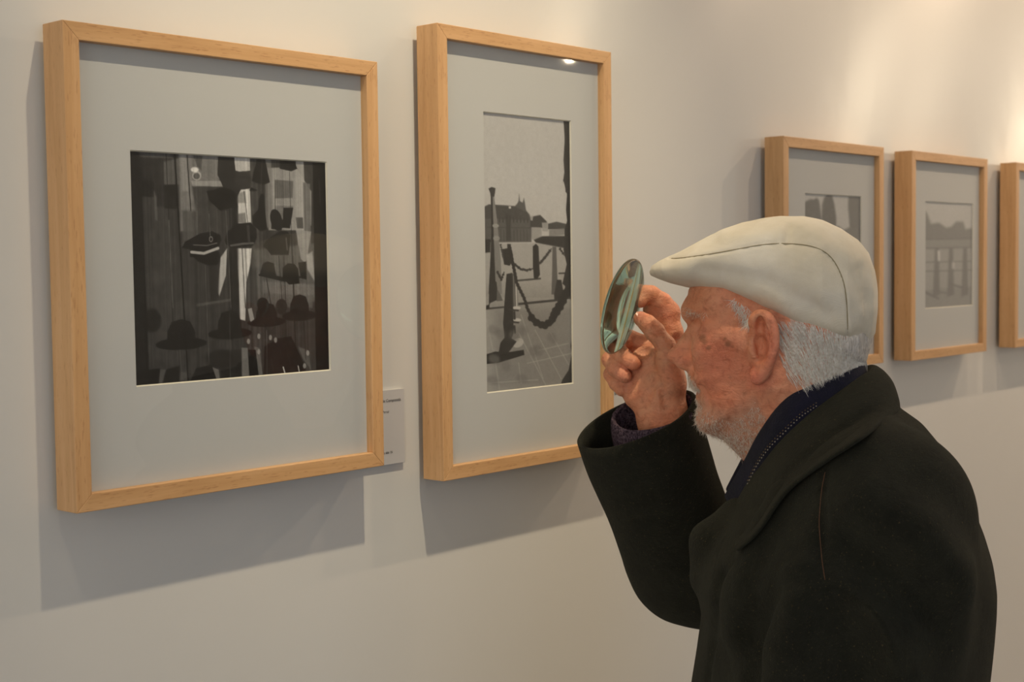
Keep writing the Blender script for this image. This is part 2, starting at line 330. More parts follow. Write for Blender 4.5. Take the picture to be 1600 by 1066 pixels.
    # hanging rods and strings
    for x0, y0, x1, y1, w, v in ((275, 240, 296, 600, 2.2, .05), (262, 240, 272, 500, 1, .06), (294, 242, 300, 330, 1.4, .1), (266, 345, 272, 480, .8, .5), (328, 335, 330, 372, .6, .45), (322, 415, 328, 565, .6, .42), (382, 300, 388, 350, 1, .15), (379, 388, 384, 480, 1, .1), (384, 388, 388, 470, .8, .25), (416, 430, 424, 475, 1, .1), (436, 400, 441, 470, 1, .1), (443, 400, 447, 470, .8, .12), (455, 360, 462, 540, 1.2, .07), (458, 400, 460, 470, .7, .1), (354, 330, 362, 480, .7, .45), (360, 490, 361, 590, .7, .35), (417, 515, 418, 588, .8, .4), (475, 500, 478, 560, 1, .1), (283, 545, 286, 590, 1, .35), (408, 300, 410, 250, .8, .3), (452, 270, 455, 360, .8, .15), (430, 283, 430, 330, 1, .2)):
        p.line([(x0, y0), (x1, y1)], w, v, .9)
    p.A = p.A**1.22; p.grain(.012); p.grain(.010, 6); return p
def print_bollards():
    p = Paint([(756, 177), (890.7, 189), (893.4, 597.6), (759.7, 613.9)], 180, 460, .60)
    c = lambda X, Y: (730+X/5.92, 280+Y/5.92)
    d = lambda X, Y: (730+X/5.065, 440+Y/5.065)
    P = p.poly
    P([(750, 170), (900, 170), (900, 260), (750, 260)], .585, .6, 60)
    P([c(150, 600), c(1000, 580), c(1000, 1090), c(150, 1090)], .53, 1, 3); P([d(150, 120), d(900, 120), d(900, 930), d(150, 930)], .42, 1, 60)
    P([c(160, 270), c(215, 240), c(450, 252), c(470, 232), c(484, 205), c(489, 140), c(497, 205), c(520, 220), c(533, 175), c(542, 225), c(552, 290), c(585, 330), c(605, 430), c(600, 580), c(150, 590)], .27, 1, 2)
    P([c(160, 270), c(215, 243), c(450, 255), c(560, 310), c(585, 380), c(160, 370)], .20, .8, 3)
    P([c(590, 350), c(680, 330), c(740, 390), c(745, 450), c(590, 445)], .19, 1, 2); P([c(750, 410), c(830, 390), c(920, 410), c(920, 460), c(750, 460)], .21, 1, 2)
    P([c(600, 445), c(690, 445), c(695, 540), c(600, 560)], .48, .9, 2); P([c(695, 400), c(752, 398), c(750, 480), c(700, 480)], .50, .9, 1.5); P([c(760, 465), c(900, 450), c(900, 510), c(760, 525)], .40, .9, 2)
    P([c(620, 560), c(700, 525), c(920, 520), c(950, 640), c(780, 610), c(640, 585)], .13, 1, 2)
    for i in range(9): p.line([c(320+i*30, 470), c(322+i*30, 570)], 1.4, .17, .6); p.line([c(310+i*32, 370), c(310+i*32, 400)], 2, .15, .8)
    p.line([c(200, 450), c(590, 450)], 1.4, .2, .7); P([c(370, 330), c(415, 330), c(410, 570), c(370, 570)], .18, .8, 2)
    P([c(165, 560), c(230, 560), c(225, 680), c(165, 685)], .12, 1, 1.5)
    P([c(395, 255), c(415, 255), c(415, 275), c(395, 275)], .6); P([c(590, 335), c(618, 335), c(610, 385), c(592, 380)], .55, .8)
    p.line([c(480, 935), c(680, 915)], 3, .2); p.line([c(850, 865), c(930, 860)], 3, .2); p.line([d(160, 215), d(300, 200)], 3, .18); p.line([d(410, 175), d(720, 140)], 4, .16); p.line([d(780, 125), d(840, 125)], 3, .2)
    # far column (left)
    P([c(212, 95), c(240, 80), c(275, 90), c(272, 130), c(262, 180), c(232, 180), c(228, 140)], .17)
    P([c(234, 170), c(264, 170), c(290, 400), c(305, 560), c(322, 760), c(330, 1060), c(208, 1060), c(225, 760), c(238, 500)], .40); P([c(232, 170), c(248, 170), c(258, 560), c(275, 1060), c(208, 1060), c(225, 760), c(236, 500)], .13)
    P([d(195, 0), d(240, 0), d(250, 90), d(275, 130), d(190, 170), d(180, 200), d(180, 120)], .13); P([d(245, 60), d(270, 100), d(290, 150), d(240, 155)], .3); P([d(155, 190), d(185, 180), d(185, 215), d(155, 218)], .08)
    p.ell(c(275, 435), 5, 3, .48); p.ell(c(282, 550), 5, 4, .45)
    # near column
    P([c(330, 650), c(380, 640), c(380, 600), c(412, 600), c(415, 650), c(430, 690), c(430, 760), c(400, 800), c(350, 790)], .12)
    P([d(318, -60), d(395, -75), d(400, 0), d(410, 190), d(415, 300), d(405, 400), d(430, 470), d(450, 540), d(250, 590), d(270, 480), d(300, 440), d(290, 330), d(300, 180)], .42)
    P([d(318, -60), d(362, -70), d(368, 200), d(372, 400), d(345, 480), d(290, 540), d(250, 600), d(270, 480), d(300, 440), d(290, 330), d(300, 180)], .11)
    for X in (372, 384, 396): p.line([d(X-6, -60), d(X, 190)], 1.3, .13 if X != 396 else .7)
    for q in (d(398, 205), d(400, 300)): p.ell(q, 6, 2.6, .62); p.line([(q[0]-12, q[1]+3), (q[0]+2, q[1]+4)], 3, .15)
    p.line([d(378, 240), d(380, 290)], 4, .12); p.line([d(378, 350), d(382, 400)], 4, .14); p.ell(d(405, 480), 9, 7, .56, 1, -30); p.ell(d(318, 560), 5, 4, .56)
    P([d(160, 572), d(230, 550), d(300, 560), d(450, 535), d(455, 575), d(250, 640), d(160, 650)], .07); P([d(268, 485), d(345, 440), d(395, 470), d(330, 560), d(250, 580)], .10)
    # other posts
    P([c(612, 620), c(640, 595), c(664, 620), c(676, 880), c(650, 920), c(620, 910), c(612, 800)], .09); p.line([c(660, 625), c(672, 860)], 1, .28, .7)
    P([c(790, 620), c(825, 620), c(835, 900), c(840, 1060), c(780, 1060), c(788, 800)], .28); P([d(710, -20), d(745, -20), d(760, 70), d(770, 120), d(690, 140), d(688, 100)], .12)
    # chains
    def chain(pts, w, v, st=3.2):
        P2 = np.array(pts); L = 0; prev = P2[0]; k = 0
        seg = []
        for a0, b0 in zip(P2[:-1], P2[1:]):
            n = max(1, int(np.linalg.norm(b0-a0)/st))
            seg += [a0+(b0-a0)*i/n for i in range(n)]
        for i, q in enumerate(seg): p.ell(q, w*(.62 if i % 2 else .5), w*(.45 if i % 2 else .62), v, .97, 40)
        p.line([tuple(q) for q in pts], w*.55, v, .9)
    chain([c(320, 610), c(345, 740)], 3, .2); chain([c(290, 860), c(325, 930), c(350, 860)], 3.5, .12)
    chain([c(450, 790), c(500, 830), c(560, 840), c(610, 825)], 4, .15); chain([c(680, 770), c(730, 710), c(780, 640)], 4, .15); chain([c(860, 640), c(900, 700)], 3.5, .12)
    chain([c(405, 640), c(430, 780), c(465, 960), d(455, 130), d(480, 210), d(520, 290)], 4.6, .10, 2.8)
    chain([d(510, 280), d(550, 320), d(610, 345), d(660, 310), d(700, 250)], 10, .08, 4); chain([d(690, 250), d(730, 190), d(780, 90), d(820, 20)], 12, .07, 4.5)
    # dark torn edge on the right
    P([c(890, 0), c(905, 60), c(925, 140), c(915, 280), c(925, 380), c(900, 470), c(905, 600), c(890, 640), c(920, 780), c(880, 960), c(930, 1000), c(940, 1060), d(840, 200), d(840, 350), d(815, 500), d(825, 560), d(800, 690), d(750, 770), d(720, 860), d(900, 860), (900, 400), (900, 170), (880, 170), (885, 250), (880, 285)], .075, 1, 1.2)
    P([(883, 180), (895, 180), (895, 300), (884, 300), (881, 250), (883, 215)], .12)
    for a0, b0 in ((d(410, 400), d(640, 850)), (d(540, 380), d(740, 760)), (d(160, 300), d(210, 540)), (d(230, 640), d(270, 920)), (d(430, 260), d(600, 760)), (d(660, 400), d(800, 650)), (d(160, 800), d(560, 770)), (d(410, 640), d(430, 800)), (d(560, 540), d(800, 480)), (d(480, 640), d(820, 560))): p.line([a0, b0], 2.0, .56, .45)
    for i in range(12): p.ell(d(random.uniform(180, 780), random.uniform(350, 850)), 9, 7, .34, .5, random.uniform(0, 90), 6)
    p.grain(.008); p.grain(.006, 5); return p
def print_trees():
    C = [(1257.2, 304), (1344.6, 308), (1344.6, 480), (1257.2, 484)]
    p = Paint(C, 110, 220, .60); c = lambda X, Y: (1240+X/9.69, 290+Y/9.69); P = p.poly
    P([c(150, 300), c(200, 250), c(270, 220), c(320, 225), c(360, 200), c(395, 240), c(410, 330), c(440, 560), c(440, 900), c(150, 900)], .34, 1, 3)
    P([c(440, 300), c(470, 200), c(520, 155), c(590, 170), c(625, 300), c(650, 480), c(640, 900), c(430, 900)], .33, 1, 3)
    P([c(835, 180), c(1040, 180), c(1040, 1800), c(870, 1800), c(850, 600), c(825, 300)], .37, 1, 3)
    P([c(620, 620), c(680, 590), c(760, 640), c(860, 600), c(1040, 650), c(1040, 1900), c(150, 1900), c(150, 800)], .38, 1, 4); P([c(150, 1250), c(1040, 1200), c(1040, 1900), c(150, 1900)], .5, 1, 5)
    p.blur(1); p.grain(.012); return p
def print_yard():
    p = Paint([(1444.7, 315.8), (1519, 318.7), (1519, 477), (1446, 481)], 100, 210, .60)
    c = lambda X, Y: (1420+X/5.075, 290+Y/5.075); P = p.poly
    P([c(120, 190), c(150, 230), c(180, 310), c(240, 300), c(300, 340), c(340, 330), c(375, 290), c(430, 290), c(450, 350), c(510, 340), c(510, 440), c(120, 450)], .40, 1, 5)
    P([c(120, 440), c(510, 430), c(510, 520), c(120, 520)], .45, 1, 5); P([c(120, 520), c(510, 500), c(510, 820), c(120, 820)], .50, 1, 4); P([c(120, 820), c(510, 800), c(510, 970), c(120, 970)], .45, 1, 6)
    for x in (230, 340, 450): P([c(x-18, 500), c(x+12, 500), c(x+24, 860), c(x-30, 880)], .36, .9, 4)
    P([c(232, 520), c(250, 520), c(252, 600), c(236, 600)], .68, .9, 3); P([c(345, 600), c(365, 600), c(365, 660), c(345, 660)], .62, .8, 4)
    for y in (430, 500, 610, 680): p.line([c(130, y), c(500, y-8)], 2.4, .36, .7)
    p.line([c(140, 840), c(240, 890)], 5, .36, .8); p.line([c(250, 840), c(350, 860)], 4, .38, .8); p.line([c(330, 780), c(470, 820)], 5, .36, .8)
    p.blur(1); p.grain(.012); return p
def print_street():
    p = Paint([(0, 0), (100, 0), (100, 200), (0, 200)], 80, 160, .5)
    p.poly([(0, 90), (30, 70), (70, 80), (100, 60), (100, 200), (0, 200)], .3, 1, 5); p.blur(2); p.grain(.012); return p

# ------------------------------------------------------------------ framed photographs
YF = -.045            # front face of the frames
FW = .0172            # face width
def picture_frame(x0, x1, z0, z1, win, printer, label, proud=0.0, tint=(1, 1, 1)):
    cx, cz = (x0+x1)/2, (z0+z1)/2
    r = empty('picture_frame', (cx, -.0095, cz)); tag(r, label, 'picture', 'beech framed black and white photographs')
    yb = -.0095
    def bar(name, pts_out, pts_in, mat):
        V = [(x, y, z) for y in (YF, yb) for (x, z) in (pts_out[0], pts_out[1], pts_in[1], pts_in[0])]
        Fc = [(3, 2, 1, 0), (4, 5, 6, 7), (0, 1, 5, 4), (1, 2, 6, 5), (2, 3, 7, 6), (3, 0, 4, 7)]
        c = np.mean(np.array(V), 0)
        o = mesh_obj(name, V, Fc, mat, r, smooth=False, origin=c)
        me = o.data
        import bmesh
        bm = bmesh.new(); bm.from_mesh(me); bmesh.ops.recalc_face_normals(bm, faces=bm.faces); bm.to_mesh(me); bm.free()
        md = o.modifiers.new('bevel', 'BEVEL'); md.width = .0007; md.segments = 2; return o
    i0, i1, j0, j1 = x0+FW, x1-FW, z0+FW, z1-FW
    bar('stile', [(x0, z0), (x0, z1)], [(i0, j0), (i0, j1)], M_WOODZ); bar('stile', [(x1, z0), (x1, z1)], [(i1, j0), (i1, j1)], M_WOODZ)
    bar('rail', [(x0, z1), (x1, z1)], [(i0, j1), (i1, j1)], M_WOODX); bar('rail', [(x0, z0), (x1, z0)], [(i0, j0), (i1, j0)], M_WOODX)
    box('backing_board', (i0-.002, i1+.002, -.020, -.016, j0-.002, j1+.002), M_BACK, r)
    a0, a1, b0, b1 = win; ym, yp = -.0345, -.0325
    # mount with a bevelled window
    bw = .0012
    V = []
    for y, rects in ((ym, (i0-.004, i1+.004, j0-.004, j1+.004)), (ym, (a0-bw, a1+bw, b0-bw, b1+bw)), (yp, (a0, a1, b0, b1))):
        X0, X1, Z0, Z1 = rects; V += [(X0, y, Z0), (X1, y, Z0), (X1, y, Z1), (X0, y, Z1)]
    Q = [(k, (k+1) % 4, 4+(k+1) % 4, 4+k) for k in range(4)]
    mo = mesh_obj('mount', V, Q, M_MAT, r, smooth=False)
    mesh_obj('bevel_edge', V[4:], Q, M_CORE, mo, smooth=False)['label'] = 'cream bevelled window edge'
    printer().obj('print', a0-.001, a1+.001, yp+.0006, b0-.001, b1+.001, r, tint=tint)
    tagp = None
    V, Fc = box_geo(i0-.003, i1+.003, -.0405, -.0390, j0-.003, j1+.003)
    # a single clear sheet
    mesh_obj('glass', [(i0-.003, -.0385, j0-.003), (i1+.003, -.0385, j0-.003), (i1+.003, -.0385, j1+.003), (i0-.003, -.0385, j1+.003)], [(0, 1, 2, 3)], M_GLASS, r, smooth=False)
    box('hanging_plate', (cx-.02, cx+.02, -.0095, 0, z1-.05, z1-.03), M_BACK, r)
    return r
h0 = 1.55
picture_frame(.7184, 1.1200, h0-.2335, h0+.2342, (.7962, 1.0489, h0-.1166, h0+.116), print_hats,
    'largest framed photograph at far left, a dark shop window full of hats')
picture_frame(1.2185, 1.5600, h0-.2645, h0+.2906, (1.311, 1.4826, h0-.1626, h0+.191), print_bollards,
    'tall framed photograph beside the magnifying glass, stone bollards and chains in a square')
picture_frame(2.0162, 2.3664, h0-.1887, h0+.203, (on_wall(1257.2, 304, -.033)[0], on_wall(1344.6, 308, -.033)[0], h0-.100, h0+.112), print_trees,
    'framed photograph of dark tall trees, partly hidden behind the white cap')
picture_frame(2.4783, 2.8217, h0-.192, h0+.2032, (2.5598, 2.7756, h0-.0949, h0+.110), print_yard,
    'small framed photograph of pale posts and treetops, second from the right edge')
picture_frame(2.9690, 3.3130, h0-.193, h0+.2037, (3.052, 3.245, h0-.10, h0+.11), print_street,
    'framed photograph cut off by the right edge of the picture')

def text_part(name, body, size, x_right, z, parent, mat, bold=0.0, y=-.0054):
    cu = bpy.data.curves.new(name, 'FONT'); cu.body = body; cu.size = size; cu.align_x = 'RIGHT'; cu.offset = bold
    o = bpy.data.objects.new(name, cu); COL.objects.link(o)
    dg = bpy.context.evaluated_depsgraph_get(); me = bpy.data.meshes.new_from_object(o.evaluated_get(dg))
    bpy.data.objects.remove(o); me.name = name; me.materials.clear(); me.materials.append(mat)
    o = bpy.data.objects.new(name, me); COL.objects.link(o); o.parent = parent
    o.rotation_euler = (math.pi/2, 0, 0); o.location = Vector((x_right, y, z))-Vector(parent_loc(parent)); return o
def wall_label(x0, x1, z0, z1, lines, label):
    r = empty('wall_label', ((x0+x1)/2, 0, (z0+z1)/2)); tag(r, label, 'label', 'white caption cards beside the frames')
    box('card', (x0, x1, -.005, 0, z0, z1), M_LABEL, r, .0003)
    for body, size, xr, z, bold in lines: text_part('caption_text', body, size, xr, z, r, M_INK, bold)
pa = on_wall(631, 607, -.005); pb = on_wall(631, 722.5, -.005); tA = on_wall(626, 626, -.005); tB = on_wall(607.5, 645, -.005); tC = on_wall(613, 708, -.005)
wall_label(pa[0]-.088, pa[0], pb[2], pa[2], [('Santiago de Compostela', .0050, tA[0], tA[2], .00003), ('Portal', .0043, tB[0], tB[2], 0), ('Sala alta 16', .0043, tC[0], tC[2], .00002)],
    'white caption card half hidden behind the right side of the hat shop photograph')
pc = on_wall(958, 603, -.005); lx = 1.575; hh = pa[2]-pb[2]
wall_label(lx, lx+.088, pc[2]-hh, pc[2], [('Santiago de Compostela', .0050, on_wall(969, 616, -.005)[0]+.035, on_wall(969, 616, -.005)[2], .00003)],
    'white caption card just right of the bollard photograph, mostly behind the raised hand')

# ================================================================== the man
OP = CAM + ray(1210, 560)*1.55
Cc = np.array([CAM[0]-OP[0], CAM[1]-OP[1], 0]); Cc /= np.linalg.norm(Cc)
Zz = np.array([0, 0, 1.0]); Aa = np.cross(Zz, Cc)       # right in the view, up, towards the viewer
OP = np.array([OP[0], OP[1], 0.0])
def L(px, py, c=0.0):
    d = ray(px, py); t = ((OP-CAM)@Cc+c)/(d@Cc); P = CAM+d*t
    return (float((P-OP)@Aa), float(P[2]))
def L3(px, py, c=0.0): a, z = L(px, py, c); return np.array([a, z, c])
def toW(V): V = np.asarray(V, float); return OP + V[:, :1]*Aa + V[:, 1:2]*Zz + V[:, 2:3]*Cc
def poly(pts, c=0.0): return np.array([L(x, y, c) for x, y in pts])

class Grid:
    def __init__(s, lo, hi, h):
        s.h = h; s.lo = np.array(lo, float)
        s.n = [int((b-a)/h)+2 for a, b in zip(lo, hi)]
        s.ax = [s.lo[i]+h*np.arange(s.n[i]) for i in range(3)]
        s.X, s.Z, s.C = (s.ax[0][:, None, None].astype(np.float32), s.ax[1][None, :, None].astype(np.float32), s.ax[2][None, None, :].astype(np.float32))
        s.F = np.full(s.n, 1.0, np.float32)
    def win(s, lo, hi):
        sl = []
        for i in range(3):
            a = max(0, int((lo[i]-s.lo[i])/s.h)-1); b = min(s.n[i], int((hi[i]-s.lo[i])/s.h)+3); sl.append(slice(a, max(b, a)))
        return tuple(sl)
    def op(s, lo, hi, fn, k=.004, mode='add'):
        w = s.win(lo, hi); A = s.F[w]
        if A.size == 0: return
        D = fn(s.X[w[0], :, :], s.Z[:, w[1], :], s.C[:, :, w[2]])
        if mode == 'add': h = np.maximum(k-np.abs(A-D), 0)/k; s.F[w] = np.minimum(A, D)-h*h*k*.25
        else: h = np.maximum(k-np.abs(A+D), 0)/k; s.F[w] = np.maximum(A, -D)+h*h*k*.25
    def cap(s, a, b, ra, rb, k=.004, mode='add', sq=(1, 1, 1)):
        a = np.array(a, float); b = np.array(b, float); R = max(ra, rb)+k+.006
        lo = np.minimum(a, b)-R; hi = np.maximum(a, b)+R; ba = b-a; L2 = max(ba@ba, 1e-12)
        def fn(X, Z, C):
            t = np.clip(((X-a[0])*ba[0]+(Z-a[1])*ba[1]+(C-a[2])*ba[2])/L2, 0, 1)
            d = np.sqrt(((X-a[0]-t*ba[0])*sq[0])**2+((Z-a[1]-t*ba[1])*sq[1])**2+((C-a[2]-t*ba[2])*sq[2])**2)
            return d-(ra+(rb-ra)*t)
        s.op(lo, hi, fn, k, mode)
    def chain(s, pts, k=.004, mode='add'):
        for p, q in zip(pts[:-1], pts[1:]): s.cap(p[0], q[0], p[1], q[1], k, mode)
    def ell(s, c, r, k=.004, mode='add', rot=0.0):
        c = np.array(c, float); r = np.array(r, float); R = r.max()+k+.006; cs, sn = math.cos(rot), math.sin(rot)
        def fn(X, Z, C):
            x, z = X-c[0], Z-c[1]; x, z = x*cs+z*sn, -x*sn+z*cs; y = C-c[2]
            k0 = np.sqrt((x/r[0])**2+(z/r[1])**2+(y/r[2])**2); k1 = np.sqrt((x/r[0]**2)**2+(z/r[1]**2)**2+(y/r[2]**2)**2)
            return k0*(k0-1)/np.maximum(k1, 1e-6)
        s.op(c-R, c+R, fn, k, mode)
    def inflate(s, P, R, Wd, c0=0.0, k=.004, n=2.0, mode='add'):
        """solid whose side outline is P, rounded over R inside it, half width Wd (number or fn(a,z))"""
        P = np.asarray(P); lo = [P[:, 0].min()-.02, P[:, 1].min()-.02, -9]; hi = [P[:, 0].max()+.02, P[:, 1].max()+.02, 9]
        def fn(X, Z, C):
            sd = -sdf_poly(P, X[:, :, 0], Z[:, :, 0])[:, :, None]
            W_ = Wd(X, Z) if callable(Wd) else Wd
            u = (R-np.minimum(sd, R))/R; v = np.abs(C-c0)/W_
            return ((np.maximum(u, 0)**n+v**n)**(1/n)-1)*np.minimum(R, W_)
        s.op(lo, hi, fn, k, mode)
    def smooth(s, it=1):
        for _ in range(it):
            for ax in range(3):
                A = s.F; B = A.copy(); sl = [slice(None)]*3; s1, s0, s2 = list(sl), list(sl), list(sl)
                s1[ax] = slice(1, -1); s0[ax] = slice(0, -2); s2[ax] = slice(2, None)
                B[tuple(s1)] = .5*A[tuple(s1)]+.25*(A[tuple(s0)]+A[tuple(s2)]); s.F = B
    def mesh(s):
        F = s.F; S = F < 0; n = F.shape
        cs = [(i, j, k) for i in (0, 1) for j in (0, 1) for k in (0, 1)]
        g_ = lambda A, o: A[o[0]:n[0]-1+o[0], o[1]:n[1]-1+o[1], o[2]:n[2]-1+o[2]]
        cnt = sum(g_(S, o).astype(np.uint8) for o in cs); m_ = (cnt > 0) & (cnt < 8)
        I = np.argwhere(m_); idx = np.full(m_.shape, -1, np.int64); idx[m_] = np.arange(len(I))
        pos = np.zeros((len(I), 3)); ct = np.zeros(len(I))
        val = {o: F[I[:, 0]+o[0], I[:, 1]+o[1], I[:, 2]+o[2]] for o in cs}
        for o in cs:
            for d in range(3):
                if o[d] == 0:
                    q = tuple(1 if i == d else o[i] for i in range(3)); a, b = val[o], val[q]; x = (a < 0) != (b < 0)
                    t = np.where(x, a/np.where(x, a-b, 1), 0); p_ = np.array(o)[None].repeat(len(I), 0).astype(float); p_[:, d] += t
                    pos[x] += p_[x]; ct[x] += 1
        pos = (I+pos/ct[:, None])*s.h+s.lo; Q = []
        for d in range(3):
            e = [(1, 2), (2, 0), (0, 1)][d]
            s0 = [slice(1, -1)]*3; s0[d] = slice(0, -1); s1 = list(s0); s1[d] = slice(1, None)
            A, B = S[tuple(s0)], S[tuple(s1)]; x = np.argwhere(A != B); ins = A[A != B]
            x = x+1; x[:, d] -= 1
            def cell(u, v): y = x.copy(); y[:, e[0]] -= u; y[:, e[1]] -= v; return idx[y[:, 0], y[:, 1], y[:, 2]]
            q = np.stack([cell(0, 0), cell(1, 0), cell(1, 1), cell(0, 1)], 1); q[~ins] = q[~ins][:, ::-1]
            Q.append(q)
        Q = np.concatenate(Q); Q = Q[(Q >= 0).all(1)]
        return pos, Q
def join(parts):
    V, Q, k = [], [], 0
    for v, q in parts: V.append(v); Q.append(q+k); k += len(v)
    return np.concatenate(V), np.concatenate(Q)

def catmull(P, n):
    P = np.array(P, float); P = np.vstack([2*P[0]-P[1], P, 2*P[-1]-P[-2]]); out = []
    for i in range(1, len(P)-2):
        for k in range(n):
            t = k/n; p0, p1, p2, p3 = P[i-1], P[i], P[i+1], P[i+2]
            out.append(.5*((2*p1)+(-p0+p2)*t+(2*p0-5*p1+4*p2-p3)*t*t+(-p0+3*p1-3*p2+p3)*t**3))
    out.append(P[-2]); return np.array(out)
def tube_px(path, r, n=8):
    P = np.array(path); T = np.gradient(P, axis=0); T /= np.linalg.norm(T, axis=1)[:, None]; a = np.cross(T, [0, 0, 1.0]); a /= np.linalg.norm(a, axis=1)[:, None]+1e-9; b = np.cross(T, a)
    return loft([[P[i]+r*(a[i]*math.cos(t)+b[i]*math.sin(t)) for t in np.linspace(0, 2*math.pi, n, endpoint=False)] for i in range(len(P))], cap0=True, cap1=True)
# ---- head and neck
def build_head():
    lo = [L(1020, 0)[0], L(0, 830)[1], -.11]; lo[1] = L(1200, 850)[1]
    hi = [L(1400, 0)[0], L(1200, 340)[1], .115]
    G = Grid(lo, hi, .0014)
    face = [(1076, 453), (1073, 466), (1071, 478), (1074, 491), (1083, 503), (1085, 516), (1084, 535), (1082, 560), (1081, 575), (1076, 584), (1078, 597), (1084, 606), (1090, 610), (1087, 617), (1088, 626),
            (1091, 633), (1088, 645), (1087, 656), (1090, 667), (1098, 675), (1112, 680), (1130, 684), (1150, 700), (1175, 722), (1230, 730), (1300, 690), (1330, 640),
            (1338, 600), (1345, 570), (1353, 530), (1355, 480), (1345, 430), (1315, 385), (1260, 358), (1200, 362), (1140, 385), (1095, 420)]
    P = poly(face)
    def Wd(X, Z):
        zt = L(1200, 420)[1]; zj = L(1150, 600)[1]; zc = L(1100, 680)[1]
        t = np.clip((Z-zc)/(zj-zc), 0, 1); w = .050+.024*t
        return w.astype(np.float32)+np.zeros_like(X)
    G.inflate(P, .068, Wd, n=2.15)
    # nose: narrow
    N = poly([(1080, 498), (1076, 510), (1066, 524), (1056, 538), (1048, 549), (1046, 555), (1048, 562), (1054, 567), (1065, 573), (1074, 578), (1090, 582), (1110, 560), (1100, 520), (1092, 500)])
    G.inflate(N, .010, .0125, k=.010)
    G.ell(L3(1056, 556, 0), (.0085, .008, .010), .006); G.ell(L3(1070, 566, .011), (.011, .0085, .0065), .006); G.ell(L3(1070, 566, -.011), (.011, .0085, .0065), .006)
    for s_ in (1, -1): G.ell(L3(1063, 573, .006*s_), (.005, .0025, .003), .002, 'sub')
    for s_ in (1, -1):
        c = lambda x, y, cc: L3(x, y, s_*cc)
        G.cap(c(1080, 488, .012), c(1104, 490, .040), .010, .008, .014)         # brow ridge
        G.ell(c(1090, 513, .034), (.015, .011, .016), .012, 'sub')                # eye socket
        G.ell(c(1096, 514, .029), (.0125, .0115, .0125), .003)                    # closed lids over the eyeball
        G.cap(c(1085, 512, .030), c(1101, 513, .041), .0011, .0008, .0015, 'sub')  # lid crease
        G.cap(c(1084, 505, .026), c(1104, 505, .044), .0010, .0010, .002, 'sub')
        G.ell(c(1122, 545, .046), (.024, .018, .014), .028)                         # cheek bone
        G.cap(c(1106, 522, .047), c(1119, 535, .055), .0016, .0014, .004, 'sub')   # bag under the eye
        G.ell(c(1124, 600, .073), (.024, .026, .008), .03, 'sub')                  # hollow cheek
        G.cap(c(1080, 572, .020), c(1100, 608, .040),   .0016, .0016, .007, 'sub')   # nose-mouth fold
        G.cap(c(1106, 618, .040), c(1110, 655, .042), .0018, .0014, .006, 'sub')
        G.cap(c(1082, 610, .006), c(1100, 612, .026), .0022, .0014, .003, 'sub')   # mouth line
        G.ell(c(1165, 470, .070), (.02, .02, .006), .02, 'sub')                    # temple
        for i, (yy) in enumerate((462, 469, 476)): G.cap(c(1075, yy, .004), c(1092, yy-3, .042),   .0013, .0011, .003, 'sub')
        for (x0, y0, x1, y1) in ((1100, 470, 1118, 473), (1106, 478, 1122, 481)):
            G.cap(c(x0, y0, .062), c(x1, y1, .071), .0010, .0008, .004, 'sub')
        # ear, hollowed, tilted out at the back
        e = lambda x, y, cc: L3(x, y, s_*cc)
        G.ell(e(1190, 535, .074), (.012, .030, .010), .008, rot=.0)
        HX = catmull([np.append(q, r) for q, r in [(e(1181, 520, .078), .0035), (e(1178, 502, .083), .0050), (e(1187, 493, .087), .0050), (e(1200, 497, .092), .0046), (e(1209, 515, .095), .0042), (e(1210, 540, .094), .0042), (e(1204, 562, .090), .0045), (e(1194, 582, .085), .0055), (e(1183, 592, .080), .0055), (e(1180, 580, .077), .0045)]], 6); G.chain([(q[:3], q[3]) for q in HX], .003)
        G.chain([(e(1200, 512, .086), .004), (e(1202, 540, .087), .004), (e(1196, 562, .084), .0045), (e(1186, 572, .081), .004)], .004)
        G.cap(e(1196, 500, .084), e(1204, 545, .084), .004, .005, .005)
        G.ell(e(1187, 542, .088), (.0085, .0155, .015), .003, 'sub')
        G.ell(e(1187, 511, .092), (.0052, .0115, .011), .003, 'sub', rot=-.1)
        G.cap(e(1175, 545, .077), e(1178, 556, .079), .0045, .0035, .003)          # tragus
        G.cap(e(1203, 505, .0975), e(1207, 550, .098), .0012, .0012, .002, 'sub')
    # neck
    NK = poly([(1140, 676), (1158, 700), (1175, 722), (1185, 745), (1185, 800), (1180, 850), (1330, 850), (1350, 700), (1338, 610), (1340, 560), (1250, 540), (1180, 600)])
    G.inflate(NK, .055, .056, n=2.0, k=.020)
    for s_ in (1, -1):
        c = lambda x, y, cc: L3(x, y, s_*cc)
        G.cap(c(1222, 590, .062), c(1195, 740, .032), .010, .008, .014)
        G.cap(c(1180, 640, .050), c(1190, 720, .035), .003, .003, .008, 'sub'); G.cap(c(1240, 585, .062), c(1225, 680, .058), .0012, .001, .006, 'sub')
    G.smooth(1)
    return G.mesh()

